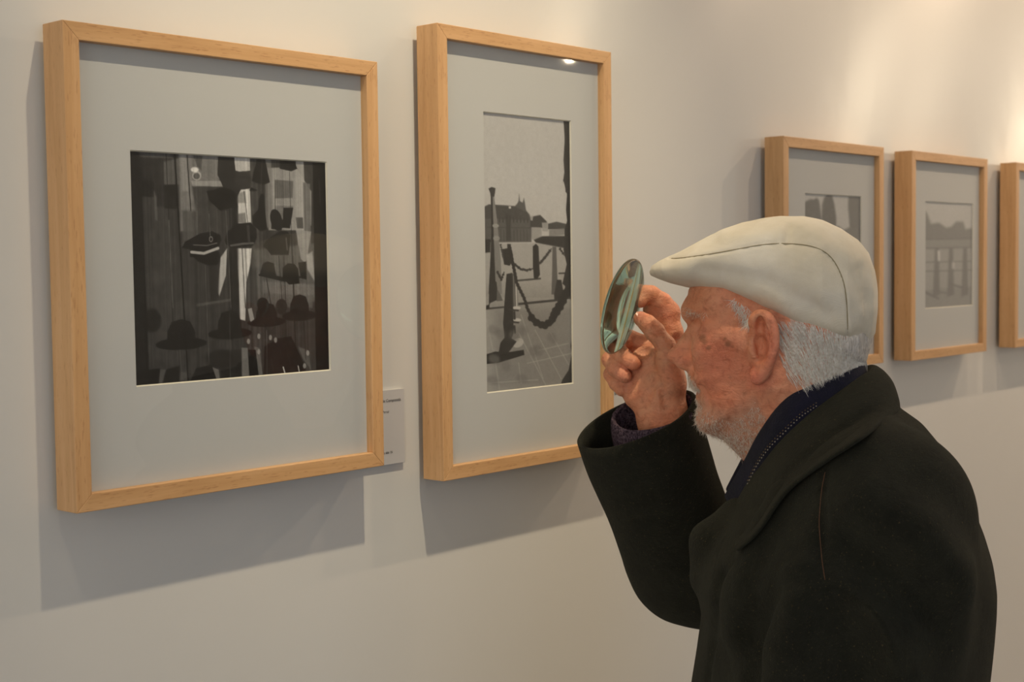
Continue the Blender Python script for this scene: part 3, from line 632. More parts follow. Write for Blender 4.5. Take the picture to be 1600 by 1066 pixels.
# ---- right hand and forearm
HC = -.085
def h3(x, y, c=0.0): return L3(x, y, HC+c)
def build_hand():
    pts = [h3(925, 430, -.08), h3(1100, 860, .05)]
    lo = np.minimum(pts[0], pts[1]); hi = np.maximum(pts[0], pts[1])
    G = Grid(lo-[.01, .01, .05], hi+[.01, .01, .03], .0012)
    # forearm and wrist (flattened)
    sq = (1, 1, 1.35)
    G.cap(h3(1050, 840, -.03), h3(1043, 735, -.015), .036, .0325, .01, sq=sq); G.cap(h3(1043, 735, -.015), h3(1034, 645, -.012), .0325, .0285, .01, sq=sq)
    # palm
    G.cap(h3(1034, 645, -.012), h3(1028, 612, -.014), .0285, .0285, .012, sq=(1, 1, 1.5))
    G.cap(h3(1028, 605, -.014), h3(1014, 570, -.020), .027, .024, .012, sq=(1, 1, 1.6))
    G.cap(h3(1050, 585, -.018), h3(1050, 545, -.022), .013, .012, .010)
    G.cap(h3(990, 620, -.016), h3(966, 578, -.022), .012, .011, .014)
    # thenar and thumb
    G.cap(h3(1050, 600, -.004), h3(1043, 560, .002), .0165, .0145, .012)
    G.chain([(h3(1043, 560, .002), .0130), (h3(1040, 540, .005), .0115), (h3(1022, 518, .008), .0108), (h3(1012, 506, .010), .0100), (h3(1001, 498, .009), .0088)], .004)
    G.ell(h3(1024, 517, .009), (.0095, .0090, .0095), .006)
    # index: up, over and down to the lens edge
    G.chain([(h3(1050, 548, -.024), .0135), (h3(1050, 520, -.030), .0128), (h3(1044, 490, -.032), .0122), (h3(1034, 473, -.029), .0115), (h3(1017, 461, -.023), .0106), (h3(1007, 460, -.017), .0100), (h3(1001, 470, -.010), .0086)], .005)
    G.ell(h3(1046, 488, -.032), (.0120, .0130, .0115), .006)
    G.cap(h3(1040, 520, -.036), h3(1018, 484, -.034), .0130, .0105, .006)
    # middle, ring and little fingers, curled with tips towards the viewer
    G.chain([(h3(1025, 545, -.040), .0115), (h3(985, 530, -.044), .0108), (h3(962, 543, -.024), .0102), (h3(973, 556, -.008), .0100), (h3(990, 567, .002), .0090)], .0022)
    G.chain([(h3(1010, 562, -.040), .0112), (h3(972, 552, -.044), .0102), (h3(953, 562, -.026), .0098), (h3(961, 576, -.010), .0094), (h3(976, 588, -.001), .0084)], .0022)
    G.chain([(h3(1000, 588, -.036), .0105), (h3(966, 576, -.042), .0092), (h3(954, 585, -.030), .0086), (h3(962, 600, -.018), .0080), (h3(971, 610, -.011), .0074)], .0022)
    G.ell(h3(1003, 548, -.008), (.011, .010, .012), .003, 'sub')
    # creases and tendons
    for a, b, r in ((h3(1008, 556, .006), h3(1024, 590, .010), .0016), (h3(1024, 590, .010), h3(1038, 606, .010), .0014), (h3(1016, 522, .018), h3(1030, 530, .018), .0009), (h3(1030, 536, .018), h3(1046, 542, .017), .0009), (h3(1000, 632, .008), h3(1060, 640, .008), .0012), (h3(996, 600, .004), h3(1016, 612, .008), .0012), (h3(1040, 575, .018), h3(1056, 590, .014), .0010), (h3(1030, 528, .019), h3(1040, 548, .019), .0008)):
        G.cap(a, b, r, r*.8, .003, 'sub')
    for a, b, r in ((h3(1027, 612, .0085), h3(1032, 665, .0075), .0028), (h3(1019, 625, .007), h3(1022, 665, .006), .002), (h3(1055, 620, .000), h3(1060, 665, .000), .003)): G.cap(a, b, r, r, .006)
    G.smooth(1)
    return G.mesh()
def build_frame_body():
    """low detail trunk, arms and legs hidden by the clothes, so that the body is whole"""
    G = Grid([-.40, .05, -.30], [.36, 1.52, .30], .009)
    sh = L3(1310, 760); G.cap(sh, [sh[0]+.02, .95, 0], .062, .085, .04, sq=(1, 1, .62))
    G.cap([sh[0]-.01, sh[1]-.06, -.11], [sh[0]-.01, sh[1]-.06, .11], .042, .042, .05)
    G.cap(L3(1260, 850, -.15), L3(1085, 905, -.165), .045, .040, .03); G.cap(L3(1085, 905, -.165), h3(1050, 800, -.03), .040, .036, .03)
    G.cap(L3(1330, 860, .12), [L3(1270, 900)[0], 1.10, .19], .042, .036, .03); G.cap([L3(1270, 900)[0], 1.10, .19], [L3(1200, 900)[0], .92, .14], .034, .026, .02)
    for s_ in (1, -1): G.cap([sh[0]+.02, .93, .075*s_], [sh[0]+.0, .50, .085*s_], .072, .05, .02); G.cap([sh[0], .50, .085*s_], [sh[0]+.02, .12, .085*s_], .045, .032, .02)
    G.smooth(1); return G.mesh()

def noise_np(P, scale, seed=0):
    r = np.random.default_rng(seed); out = np.zeros(len(P))
    for _ in range(10):
        d = r.normal(size=3)*scale; out += np.sin(P@d+r.uniform(0, 6.28))
    return out/10**.5
def skin_color(P, where):
    n = len(P); base = np.array([s2l(222/255), s2l(152/255), s2l(116/255)]); C = np.tile(base, (n, 1))
    def blob(c, r, col, a):
        nonlocal C
        d = np.sqrt((((P-np.array(c))/np.array(r))**2).sum(1)); w = (a*np.exp(-d**2))[:, None]; C = C*(1-w)+np.array([s2l(v/255) for v in col])*w
    mott = noise_np(P, 260, 1)*.5+noise_np(P, 90, 2)*.5
    C *= (1+.08*mott)[:, None]; rd = noise_np(P, 140, 3); C[:, 1] *= 1-.07*rd; C[:, 2] *= 1-.10*rd
    if where == 'head':
        for s_ in (1, -1):
            blob(L3(1125, 560, .06*s_), (.035, .030, .03), (222, 126, 96), .6); blob(L3(1110, 598, .05*s_), (.012, .022, .03), (206, 112, 86), .4)
            blob(L3(1140, 600, .065*s_), (.05, .05, .03), (205, 118, 84), .45); blob(L3(1110, 480, .05*s_), (.045, .02, .05), (196, 122, 84), .5)
            blob(L3(1208, 530, .09*s_), (.010, .035, .02), (214, 118, 96), .7); blob(L3(1182, 590, .08*s_), (.01, .012, .02), (216, 116, 96), .7)
            blob(L3(1100, 518, .045*s_), (.012, .006, .02), (176, 98, 76), .4)
        blob(L3(1055, 556, 0), (.016, .016, .03), (214, 124, 96), .5)
        for x, y, r, s1 in ((1097, 529, 6.0, 1), (1101, 536, 5.0, 1), (1107, 543, 4.0, 1), (1137, 536, 5.0, 1), (1133, 529, 3.2, 1), (1145, 541, 2.6, 1), (1165, 615, 3, 1), (1120, 575, 2.2, 1), (1140, 590, 2, 1), (1150, 560, 1.6, 1), (1186, 585, 2.2, 1)):
            q = L3(x, y, .062); d = np.hypot(P[:, 0]-q[0], P[:, 1]-q[1])+noise_np(P, 500, 5)*.0008; rr = r*.00070
            w = (np.exp(-(d/rr)**4)*(P[:, 2] > 0)*(.62 if r > 3.1 else .28))[:, None]; C = C*(1-w)+np.array([s2l(128/255), s2l(84/255), s2l(54/255)])*w
        # stubble tint over the jaw
        J = poly([(1076, 585), (1090, 612), (1110, 630), (1140, 640), (1180, 615), (1200, 650), (1180, 705), (1150, 700), (1100, 680), (1083, 650)])
        sd = sdf_poly(J, P[:, 0], P[:, 1]); w = (.38*np.clip(.5-sd/.012, 0, 1))[:, None]; C = C*(1-w)+np.array([s2l(176/255), s2l(150/255), s2l(132/255)])*w
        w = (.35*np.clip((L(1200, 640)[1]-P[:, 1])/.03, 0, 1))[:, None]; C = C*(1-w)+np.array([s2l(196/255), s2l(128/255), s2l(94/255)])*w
    if where == 'hand':
        C *= .94
        for q in (h3(1000, 488, .01), h3(985, 568, 0), h3(972, 588, 0)): blob(q, (.010, .010, .012), (222, 142, 116), .6)
        blob(h3(1045, 480, -.03), (.014, .02, .02), (208, 116, 92), .5)
    return C
hv, hq = build_head(); av, aq = build_hand(); bv, bq = build_frame_body()
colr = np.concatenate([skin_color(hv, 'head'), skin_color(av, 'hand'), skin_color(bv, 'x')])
BV, BQ = join([(hv, hq), (av, aq), (bv, bq)])
sk = Mat('aged_skin', rough=.52, Specular_IOR_Level=.45)
at = sk.node('ShaderNodeAttribute', attribute_name='Col'); 
mxs = sk.node('ShaderNodeMix', data_type='RGBA', blend_type='MULTIPLY'); mxs.inputs['Factor'].default_value = 1
sk.link(at.outputs['Color'], mxs.inputs[6]); sk.link(sk.ramp(sk.noise(110, 6, .7, None, .8), [(.28, (.70, .58, .54, 1)), (.52, (1, 1, 1, 1)), (.75, (1.0, 1.0, 1.0, 1))]), mxs.inputs[7]); sk.base(mxs.outputs[2])
sk.p.inputs['Subsurface Weight'].default_value = .12; sk.p.inputs['Subsurface Radius'].default_value = (1, .35, .2); sk.p.inputs['Subsurface Scale'].default_value = .004
b_ = sk.bump(sk.noise(60, 5, .65, sk.coords((1, 1, 1.8)), 1.2), .7, .0030); b_ = sk.bump(sk.noise(420, 5, .6), .5, .0008, b_)
vs_ = sk.node('ShaderNodeTexVoronoi', feature='DISTANCE_TO_EDGE'); vs_.inputs['Scale'].default_value = 330; sk.link(sk.coords(), vs_.inputs['Vector']); sk.bump(vs_.outputs['Distance'], .35, .0008, b_)
man_loc = OP + Aa*L(1310, 760)[0]
person = empty('person', man_loc)
tag(person, 'older man in white flat cap and dark wool coat looking through a magnifying glass', 'person')
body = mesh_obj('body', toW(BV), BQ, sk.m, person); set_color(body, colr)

# ---- thumb nail and finger nails
M_NAIL = Mat('nail', rgb(214, 160, 138), .3).m
def nail(c, n, u, rx, ry):
    c, n, u = (np.array(v, float) for v in (c, n, u)); n /= np.linalg.norm(n); u -= n*(u@n); u /= np.linalg.norm(u); w = np.cross(n, u); R = []
    for i in range(5):
        r = i/4; R.append([c+u*rx*r*math.cos(t)+w*ry*r*math.sin(t)-n*(.0016*(r*math.sin(t))**2) for t in np.linspace(0, 2*math.pi, 14, endpoint=False)])
    V, Q = loft(R); mesh_obj('nail', toW(V), Q, M_NAIL, body)
nail(h3(1001, 491, .0145), (.25, .75, .65), (-1, .55, .0), .0058, .0048)

# ---- eye (mostly behind the cheek and nose bridge)
def uv_ball(c, r, n=16):
    R = []
    for i in range(n+1):
        ph = math.pi*i/n; R.append([np.array(c)+r*np.array([math.sin(ph)*math.cos(t), math.cos(ph), math.sin(ph)*math.sin(t)]) for t in np.linspace(0, 2*math.pi, 20, endpoint=False)])
    return loft(R)
M_EYE = Mat('eye_white', rgb(205, 190, 175), .2).m
for s_ in (1, -1):
    V, Q = uv_ball(L3(1095.5, 513, .029*s_), .0112); mesh_obj('eye', toW(V), Q, M_EYE, body)

# ------------------------------------------------------------------ hair
def strand_mesh(strands, w0):
    """strands: list of (k,3) arrays in man space -> thin tapered triangular tubes"""
    V, Q = [], []; k = 0
    for S in strands:
        S = np.asarray(S); n = len(S); T = np.gradient(S, axis=0); T /= np.linalg.norm(T, axis=1)[:, None]+1e-9
        a = np.cross(T, [0.3, .2, 1.0]); a /= np.linalg.norm(a, axis=1)[:, None]+1e-9; b = np.cross(T, a)
        r = (w0*(1-np.linspace(0, 1, n)**2*.8))[:, None]
        for t in (0, 2.094, 4.189): V.append(S+r*(a*math.cos(t)+b*math.sin(t)))
        for i in range(n-1):
            for j in range(3): j2 = (j+1) % 3; Q.append((k+j*n+i, k+j2*n+i, k+j2*n+i+1, k+j*n+i+1))
        k += 3*n
    return np.concatenate(V), np.array(Q)
vn = None
def vertex_normals(V, Q):
    N = np.zeros_like(V); c = np.cross(V[Q[:, 2]]-V[Q[:, 0]], V[Q[:, 3]]-V[Q[:, 1]])
    for i in range(4): np.add.at(N, Q[:, i], c)
    return N/(np.linalg.norm(N, axis=1)[:, None]+1e-12)
hn = vertex_normals(hv, hq)
def sample(polypx, n, both=True):
    Pp = poly(polypx); sd = sdf_poly(Pp, hv[:, 0], hv[:, 1]); ok = np.where((sd < 0) & (np.abs(hv[:, 2]) < .080))[0]
    return RNG.choice(ok, n)
def grow(ids, dirs, length, curl, lift, segs=5, seed=0):
    out = []
    for i in ids:
        p = hv[i].copy(); n = hn[i]; L_ = length*RNG.uniform(.5, 1.15); d = np.array(dirs(p), float)+RNG.normal(size=3)*curl; d -= n*(d@n)*.9; d /= np.linalg.norm(d)+1e-9
        d = d+n*lift*RNG.uniform(.4, 1.4); d /= np.linalg.norm(d); S = [p-n*.0006]; b = RNG.normal(size=3)*curl*.35
        for _ in range(segs): p = p+d*L_/segs; d = d+b-n*lift*.25; d /= np.linalg.norm(d); S.append(p.copy())
        out.append(S)
    return out
def hair_mat(name, c1, c2, rough=.45):
    h_ = Mat(name, rough=rough, Specular_IOR_Level=.5)
    h_.base(h_.ramp(h_.noise(380, 2), [(.35, c1), (.65, c2)])); return h_.m
M_HAIR = hair_mat('white_hair', rgb(226, 220, 208), rgb(250, 247, 240)); M_BEARD = hair_mat('white_beard_hair', rgb(206, 188, 168), rgb(240, 230, 216))
st = []
nape = [(1205, 505), (1216, 540), (1224, 560), (1236, 580), (1262, 594), (1292, 596), (1330, 582), (1356, 572), (1368, 530), (1290, 515), (1240, 500)]
def comb(p):
    f = np.clip((p[0]-L(1230, 560)[0])/(L(1350, 560)[0]-L(1230, 560)[0]), 0, 1); return (.55-.75*f+.12*math.sin(p[0]*700+p[2]*300)+.1*math.sin(p[1]*500), -1, 0)
st += grow(sample([(1205, 500), (1216, 530), (1228, 556), (1262, 572), (1300, 572), (1356, 560), (1368, 520), (1290, 505), (1240, 490)], 6500), comb, .0235, .055, .12, 6)
st += grow(sample([(1216, 520), (1214, 545), (1225, 575), (1260, 600), (1300, 598), (1270, 570), (1235, 540)], 500), lambda p: (.6, -1, 0), .018, .16, .25, 5)
st += grow(sample([(1150, 462), (1172, 478), (1176, 500), (1168, 505), (1158, 488), (1145, 468)], 420), lambda p: (-.25, -1, 0), .011, .3, .25, 4)
V, Q = strand_mesh(st, .00022); mesh_obj('hair', toW(V), Q, M_HAIR, person)
# soft hair mass below the strands
G = Grid([L(1190, 0)[0], L(0+1200, 620)[1], -.10], [L(1400, 0)[0], L(1200, 470)[1], .10], .002)
HP = poly([(1222, 500), (1226, 545), (1236, 572), (1262, 588), (1292, 591), (1325, 580), (1352, 568), (1362, 535), (1362, 500), (1300, 490)])
G.inflate(HP, .068, .0755, n=2.15); G.smooth(2); v_, q_ = G.mesh(); v_ = v_+(noise_np(v_*np.array([1, .12, 1]), 900, 8)*.0005)[:, None]
mh = Mat('white_hair_mass', rough=.6); mh.base(mh.ramp(mh.noise(500, 3, .6, mh.coords((1, 1, .08))), [(.35, rgb(176, 170, 162)), (.65, rgb(222, 216, 208))])); mh.bump(mh.noise(500, 3, .6, mh.coords((1, 1, .08))), .6, .001)
mesh_obj('hair_mass', toW(v_), q_, mh.m, person)
bd = []
jaw = [(1096, 628), (1112, 640), (1140, 650), (1166, 640), (1182, 618), (1196, 640), (1184, 690), (1160, 705), (1140, 690), (1110, 679), (1094, 672), (1086, 655), (1087, 640)]
bd += grow(sample(jaw, 1900), lambda p: (.15, -1, 0), .0075, .55, .45, 4)
bd += grow(sample([(1120, 672), (1180, 655), (1178, 705), (1160, 712), (1140, 694)], 500), lambda p: (.1, -1, 0), .011, .5, .5, 5)
bd += grow(sample([(1075, 580), (1086, 588), (1094, 604), (1088, 608), (1078, 600)], 420), lambda p: (.25, -1, 0), .009, .25, .35, 4)
bd += grow(sample([(1085, 618), (1096, 622), (1094, 645), (1086, 640)], 120), lambda p: (0, -1, 0), .006, .4, .4, 4)
V, Q = strand_mesh(bd, .00017); mesh_obj('beard', toW(V), Q, M_BEARD, person)
eb = grow(sample([(1071, 478), (1090, 482), (1108, 486), (1108, 491), (1088, 492), (1074, 492)], 110), lambda p: (-.5, -.6, 0), .009, .5, .7, 5)
for half in ([e for e in eb if e[0][2] > 0], [e for e in eb if e[0][2] <= 0]):
    V, Q = strand_mesh(half, .00016); mesh_obj('eyebrow', toW(V), Q, M_BEARD, body)

# ------------------------------------------------------------------ flat cap
def build_cap():
    top = [(1016, 424), (1020, 415), (1030, 408), (1065, 391), (1110, 368), (1160, 348), (1190, 341), (1220, 337.5), (1255, 338), (1285, 345), (1315, 357), (1340, 375), (1357, 396), (1366, 420), (1370, 450)]
    bot = [(1016, 426), (1018, 431), (1030, 436), (1050, 443), (1075, 449), (1110, 453), (1135, 459), (1160, 470), (1185, 484), (1215, 505), (1245, 519), (1280, 530), (1320, 537), (1355, 539), (1366, 520), (1370, 460)]
    tp, bt = poly(top), poly(bot); a0, a1 = tp[0, 0], tp[-1, 0]
    n = 220; A = []
    for i in range(n):
        t = i/(n-1); A.append(a0+(a1-a0)*(.5-.5*math.cos(math.pi*t))*.9998+.00001)
    tb = sorted(bt.tolist()); tb = np.array(tb)
    seam = poly([(1042, 404), (1065, 403), (1110, 397), (1150, 390), (1190, 383), (1225, 381), (1262, 384), (1288, 394), (1305, 412), (1317, 440), (1322, 470), (1324, 500), (1325, 540)], .07)
    fold = poly([(1240, 372), (1290, 400), (1330, 430), (1350, 470)], .06)
    m_ = 128; rings = []
    wa = [L(x, 430)[0] for x in (1016, 1019, 1026, 1040, 1070, 1110, 1160, 1220, 1280, 1320, 1345, 1360, 1367, 1370)]
    wv = [.012, .026, .044, .060, .074, .082, .089, .093, .090, .078, .062, .044, .026, .006]
    for a in A:
        zt = np.interp(a, tp[:, 0], tp[:, 1]); zb = np.interp(a, tb[:, 0], tb[:, 1]); w = np.interp(a, wa, wv)
        h = max((zt-zb)/2, .0004); zc = zt-h; ring = []
        f = np.clip((a-a0)/(a1-a0), 0, 1)
        ex = 2.1+.5*f
        for j in range(m_):
            t = 2*math.pi*j/m_; cx, sx = math.cos(t), math.sin(t)
            y = w*math.copysign(abs(cx)**(2/ex), cx); z = h*math.copysign(abs(sx)**(2/ex), sx)
            # widest part sits low, the crown leans over it
            ring.append((a, zc+z, y))
        rings.append(ring)
    V, Q = loft(rings, cap0=True, cap1=True); V = np.array(V)
    # sewn panel line and soft folds
    R = V.reshape(n, m_, 3); N = np.zeros_like(R)
    du = np.gradient(R, axis=0); dv = np.roll(R, -1, 1)-np.roll(R, 1, 1); N = np.cross(dv, du); N /= np.linalg.norm(N, axis=2)[:, :, None]+1e-9
    cen = R.mean(1, keepdims=True); sg = np.sign(((R-cen)*N).sum(2)).mean(); N *= sg if sg else 1
    def dist_line(Pl, X, Y):
        d = np.full(X.shape, 9.)
        for a_, b_ in zip(Pl[:-1], Pl[1:]):
            e = b_-a_; t = np.clip(((X-a_[0])*e[0]+(Y-a_[1])*e[1])/(e@e), 0, 1); d = np.minimum(d, np.hypot(X-a_[0]-t*e[0], Y-a_[1]-t*e[1]))
        return d
    ds = dist_line(seam, R[:, :, 0], R[:, :, 1]); side = (np.abs(R[:, :, 2]) > .012)
    disp = -.0013*np.exp(-(ds/.0010)**2)*side+.0003*np.exp(-((ds-.003)/.002)**2)*side
    df = dist_line(fold, R[:, :, 0], R[:, :, 1]); disp -= .0014*np.exp(-(df/.007)**2)*side; disp += .0008*np.exp(-((df-.014)/.008)**2)*side
    for pl, amp, wd in ((poly([(1233, 356), (1228, 378)], .06), -.0042, .0045), (poly([(1110, 440), (1180, 455), (1260, 505), (1320, 515)], .08), .0034, .010), (poly([(1095, 425), (1200, 440), (1290, 490)], .08), -.0034, .009), (poly([(1250, 420), (1300, 470), (1310, 510)], .08), .0026, .012), (poly([(1130, 370), (1180, 372), (1230, 365)], .06), .0024, .008), (poly([(1345, 420), (1356, 470), (1352, 530)], .05), -.0026, .006)):
        disp += amp*np.exp(-(dist_line(pl, R[:, :, 0], R[:, :, 1])/wd)**2)*side
    disp += (noise_np(R.reshape(-1, 3), 70, 11)*.0007).reshape(n, m_)
    fade = np.clip((R[:, :, 0]-a0)/.03, 0, 1)
    R = R+N*(disp*fade)[:, :, None]
    # bill lip stitched: small step near the tip underside
    return R.reshape(-1, 3), Q, seam
CV, CQ, seam = build_cap()
mc = Mat('cream_cotton_twill', rough=.85); 
mc.base(mc.ramp(mc.noise(14, 4, .6), [(.3, rgb(206, 197, 174)), (.5, rgb(220, 212, 192)), (.7, rgb(230, 224, 208))]))
wv_ = mc.node('ShaderNodeTexWave'); wv_.inputs['Scale'].default_value = 420; wv_.bands_direction = 'DIAGONAL'; mc.link(mc.coords(), wv_.inputs['Vector'])
b_ = mc.bump(wv_.outputs['Fac'], .25, .0004); b_ = mc.bump(mc.noise(700, 3), .3, .0004, b_); mc.bump(mc.noise(26, 3, .5, None, .6), .4, .0035, b_)
mc.p.inputs['Sheen Weight'].default_value = .15
cap = mesh_obj('flat_cap', toW(CV), CQ, mc.m, person)
cap['label'] = 'cream cotton flat cap'

M_SEAM = Mat('khaki_seam', rgb(150, 140, 110), .9).m
for s_ in (1, -1):
    cc_ = CV[CV[:, 2]*s_ > .01]; pts = []
    for a_, z_ in catmull(np.array([[p_[0], p_[1]] for p_ in seam]), 8)[2:]:
        d_ = (cc_[:, 0]-a_)**2+(cc_[:, 1]-z_)**2; j_ = np.argsort(d_)[:4]; w_ = 1/(d_[j_]+1e-8); pts.append([a_, z_, float((cc_[j_, 2]*w_).sum()/w_.sum())])
    pts = np.array(pts); k_ = np.array([.25, .5, .25]); pts[1:-1, 2] = pts[:-2, 2]*.25+pts[1:-1, 2]*.5+pts[2:, 2]*.25
    V, Q = tube_px(pts, .00055, 6); mesh_obj('panel_seam', toW(V), Q, M_SEAM, cap)
# ------------------------------------------------------------------ coat
def wool(name, c1, c2, fleck=True):
    w = Mat(name, rough=.95, Specular_IOR_Level=.15); w.p.inputs['Sheen Weight'].default_value = .12; w.p.inputs['Sheen Roughness'].default_value = .5
    w.p.inputs['Sheen Tint'].default_value = (.6, .6, .45, 1)
    a = w.ramp(w.noise(30, 5, .7), [(.3, c1), (.7, c2)])
    if fleck:
        f = w.ramp(w.noise(520, 2, .5), [(.66, (0, 0, 0, 1)), (.76, (1, 1, 1, 1))]); mx = w.node('ShaderNodeMix', data_type='RGBA'); w.link(f, mx.inputs['Factor']); w.link(a, mx.inputs[6]); mx.inputs[7].default_value = rgb(92, 78, 50); w.base(mx.outputs[2])
    else: w.base(a)
    b_ = w.bump(w.noise(700, 5, .75), 1.0, .0022); b_ = w.bump(w.noise(120, 4, .6), .5, .0022, b_); w.bump(w.noise(14, 3, .5, None, .5), .35, .010, b_); return w.m
M_COAT = wool('charcoal_wool', rgb(25, 26, 21), rgb(38, 39, 31)); M_SCARF = wool('navy_knit', rgb(18, 20, 38), rgb(30, 30, 54), False)
TR, TW = .13, .215
torso_px = [(1383, 612), (1405, 640), (1438, 664), (1465, 697), (1482, 724), (1502, 763), (1518, 797), (1533, 833), (1546, 872), (1550, 903), (1549, 935), (1545, 985), (1541, 1030), (1537, 1066), (1533, 1200), (1540, 1400), (1548, 1580),
            (1052, 1580), (1066, 1300), (1076, 1120), (1081, 1062), (1088, 1020), (1094, 980), (1098, 950), (1092, 915), (1088, 893), (1096, 860), (1112, 826), (1138, 792), (1165, 762), (1192, 728), (1235, 680), (1290, 640), (1340, 615)]
TP = poly(torso_px)
def twidth(X, Z): 
    t = np.clip((Z-L(1300, 1500)[1])/(L(1300, 800)[1]-L(1300, 1500)[1]), 0, 1); return (.205+.012*t).astype(np.float32)+np.zeros_like(X)
def torso_c(a, z):
    sd = -float(sdf_poly(TP, np.array([[a]]), np.array([[z]]))[0, 0]); u = max(0, (TR-min(sd, TR))/TR); return TW*max(0, 1-u**2.2)**(1/2.2)
def build_coat():
    lo = [TP[:, 0].min()-.03, TP[:, 1].min()-.02, -.29]; hi = [TP[:, 0].max()+.03, TP[:, 1].max()+.03, .30]
    G = Grid(lo, hi, .0038)
    G.inflate(TP, TR, twidth, n=2.2)
    q = lambda x, y, c: L3(x, y, c)
    # near sleeve hanging at the side, forearm a little forward
    G.cap(q(1385, 800, .135), q(1345, 960, .175), .085, .084, .03); G.cap(q(1345, 960, .175), q(1275, 1180, .19), .084, .074, .04); G.cap(q(1275, 1180, .19), q(1190, 1340, .15), .074, .058, .04)
    # front edge and lapel roll
    for s_ in (1, -1):
        G.cap(q(1146, 800, s_*.04), q(1106, 845, s_*.06), .012, .014, .02); G.cap(q(1106, 845, s_*.06), q(1100, 900, s_*.06), .014, .012, .02)
    # folds, laid on the cloth surface
    def surf(px, py, lift=0.0):
        c = .18
        for _ in range(4):
            a, z = L(px, py, c); i0 = int(round((a-G.lo[0])/G.h)); i1 = int(round((z-G.lo[1])/G.h))
            col = G.F[min(max(i0, 0), G.n[0]-1), min(max(i1, 0), G.n[1]-1)]; w = np.where(col < 0)[0]
            if len(w): c = G.lo[2]+G.h*w[-1]
        return L3(px, py, c+lift)
    def fold(pts, r, lift, k, mode):
        P_ = [surf(x, y, lift) for x, y in pts]
        for a, b in zip(P_[:-1], P_[1:]): G.cap(a, b, r, r, k, mode)
    fold([(1218, 945), (1240, 918), (1268, 904), (1300, 903), (1340, 912), (1375, 932), (1398, 965), (1408, 1010), (1412, 1075), (1410, 1140)], .011, -.002, .022, 'add')
    fold([(1208, 930), (1236, 902), (1268, 889), (1305, 888), (1345, 896), (1385, 915), (1412, 950), (1425, 1000), (1430, 1070)], .006, .002, .022, 'sub')
    fold([(1220, 775), (1200, 830), (1178, 880), (1160, 930), (1150, 990)], .010, -.003, .025, 'add'); fold([(1200, 930), (1180, 1000), (1170, 1075), (1168, 1140)], .007, .002, .03, 'sub')
    fold([(1245, 960), (1225, 1020), (1212, 1080)], .009, -.002, .03, 'add'); fold([(1300, 960), (1330, 1030), (1345, 1100)], .008, .003, .04, 'sub')
    fold([(1330, 850), (1400, 880), (1450, 930), (1480, 1000)], .008, .002, .05, 'sub'); fold([(1350, 790), (1430, 840), (1490, 900)], .010, -.004, .05, 'add')
    fold([(1292, 735), (1286, 765), (1283, 800), (1282, 850), (1286, 905)], .0025, .001, .008, 'sub')
    fold([(1150, 860), (1128, 900), (1118, 950), (1112, 1010), (1104, 1066)], .0045, .002, .012, 'sub')
    G.smooth(1)
    v, q_ = G.mesh()
    n_ = vertex_normals(v, q_); v = v+n_*(noise_np(v*np.array([1, .6, 1]), 26, 21)*.0016)[:, None]
    return v, q_
cv, cq = build_coat()
coat = mesh_obj('coat', toW(cv), cq, M_COAT, person); coat['label'] = 'dark charcoal wool coat'
# seam thread down from the collar
cvf = cv[cv[:, 2] > 0]
def coat_surface(px, py):
    c = .18
    for _ in range(3):
        a, z = L(px, py, c); d = (cvf[:, 0]-a)**2+(cvf[:, 1]-z)**2; j = np.where(d < .006**2)[0]
        if len(j): c = float(cvf[j, 2].max())
    return L3(px, py, c)
thr = catmull([coat_surface(x, y)+np.array([0, 0, .0004]) for x, y in ((1289, 738), (1284, 765), (1281, 795), (1280, 820), (1282, 850), (1285, 880), (1289, 906))], 6)
V, Q = tube_px(thr, .0003); mesh_obj('seam_thread', toW(V), Q, Mat('brown_thread', rgb(104, 70, 48), .8).m, coat)

# collar: turned down, wraps the neck
def strip(stations, n_across, thick, mat, name, parent, n_along=10, lift=0.0, fit=True, lab=None):
    """stations (near side, back centre first): list of cross-section point lists in man space; mirrored to the far side"""
    S = [np.array(s) for s in stations]; k = len(S[0])
    along = [catmull([s[j] for s in S], n_along) for j in range(k)]       # k curves
    m_ = len(along[0]); near = []
    for i in range(m_): near.append(catmull([along[j][i] for j in range(k)], n_across))
    near = np.array(near); far = near[::-1].copy(); far[:, :, 2] *= -1
    R = np.concatenate([far[:-1], near])
    V, Q = loft(list(R), close_u=False)
    o = mesh_obj(name, toW(V), Q, mat, parent)
    md = o.modifiers.new('thick', 'SOLIDIFY'); md.thickness = thick; md.offset = 0
    md = o.modifiers.new('sub', 'SUBSURF'); md.levels = 1; md.render_levels = 1
    if lab: o['label'] = lab
    return o
def q3(x, y, c): return L3(x, y, c)
def oc(x, y, add=.010):      # point lying just over the coat
    c = .15
    for _ in range(3):
        a, z = L(x, y, c); d = (cvf[:, 0]-a)**2+(cvf[:, 1]-z)**2; j = np.where(d < .008**2)[0]
        c = (float(cvf[j, 2].max()) if len(j) else 0)+add
        c = min(c, .2)
    return L3(x, y, c)
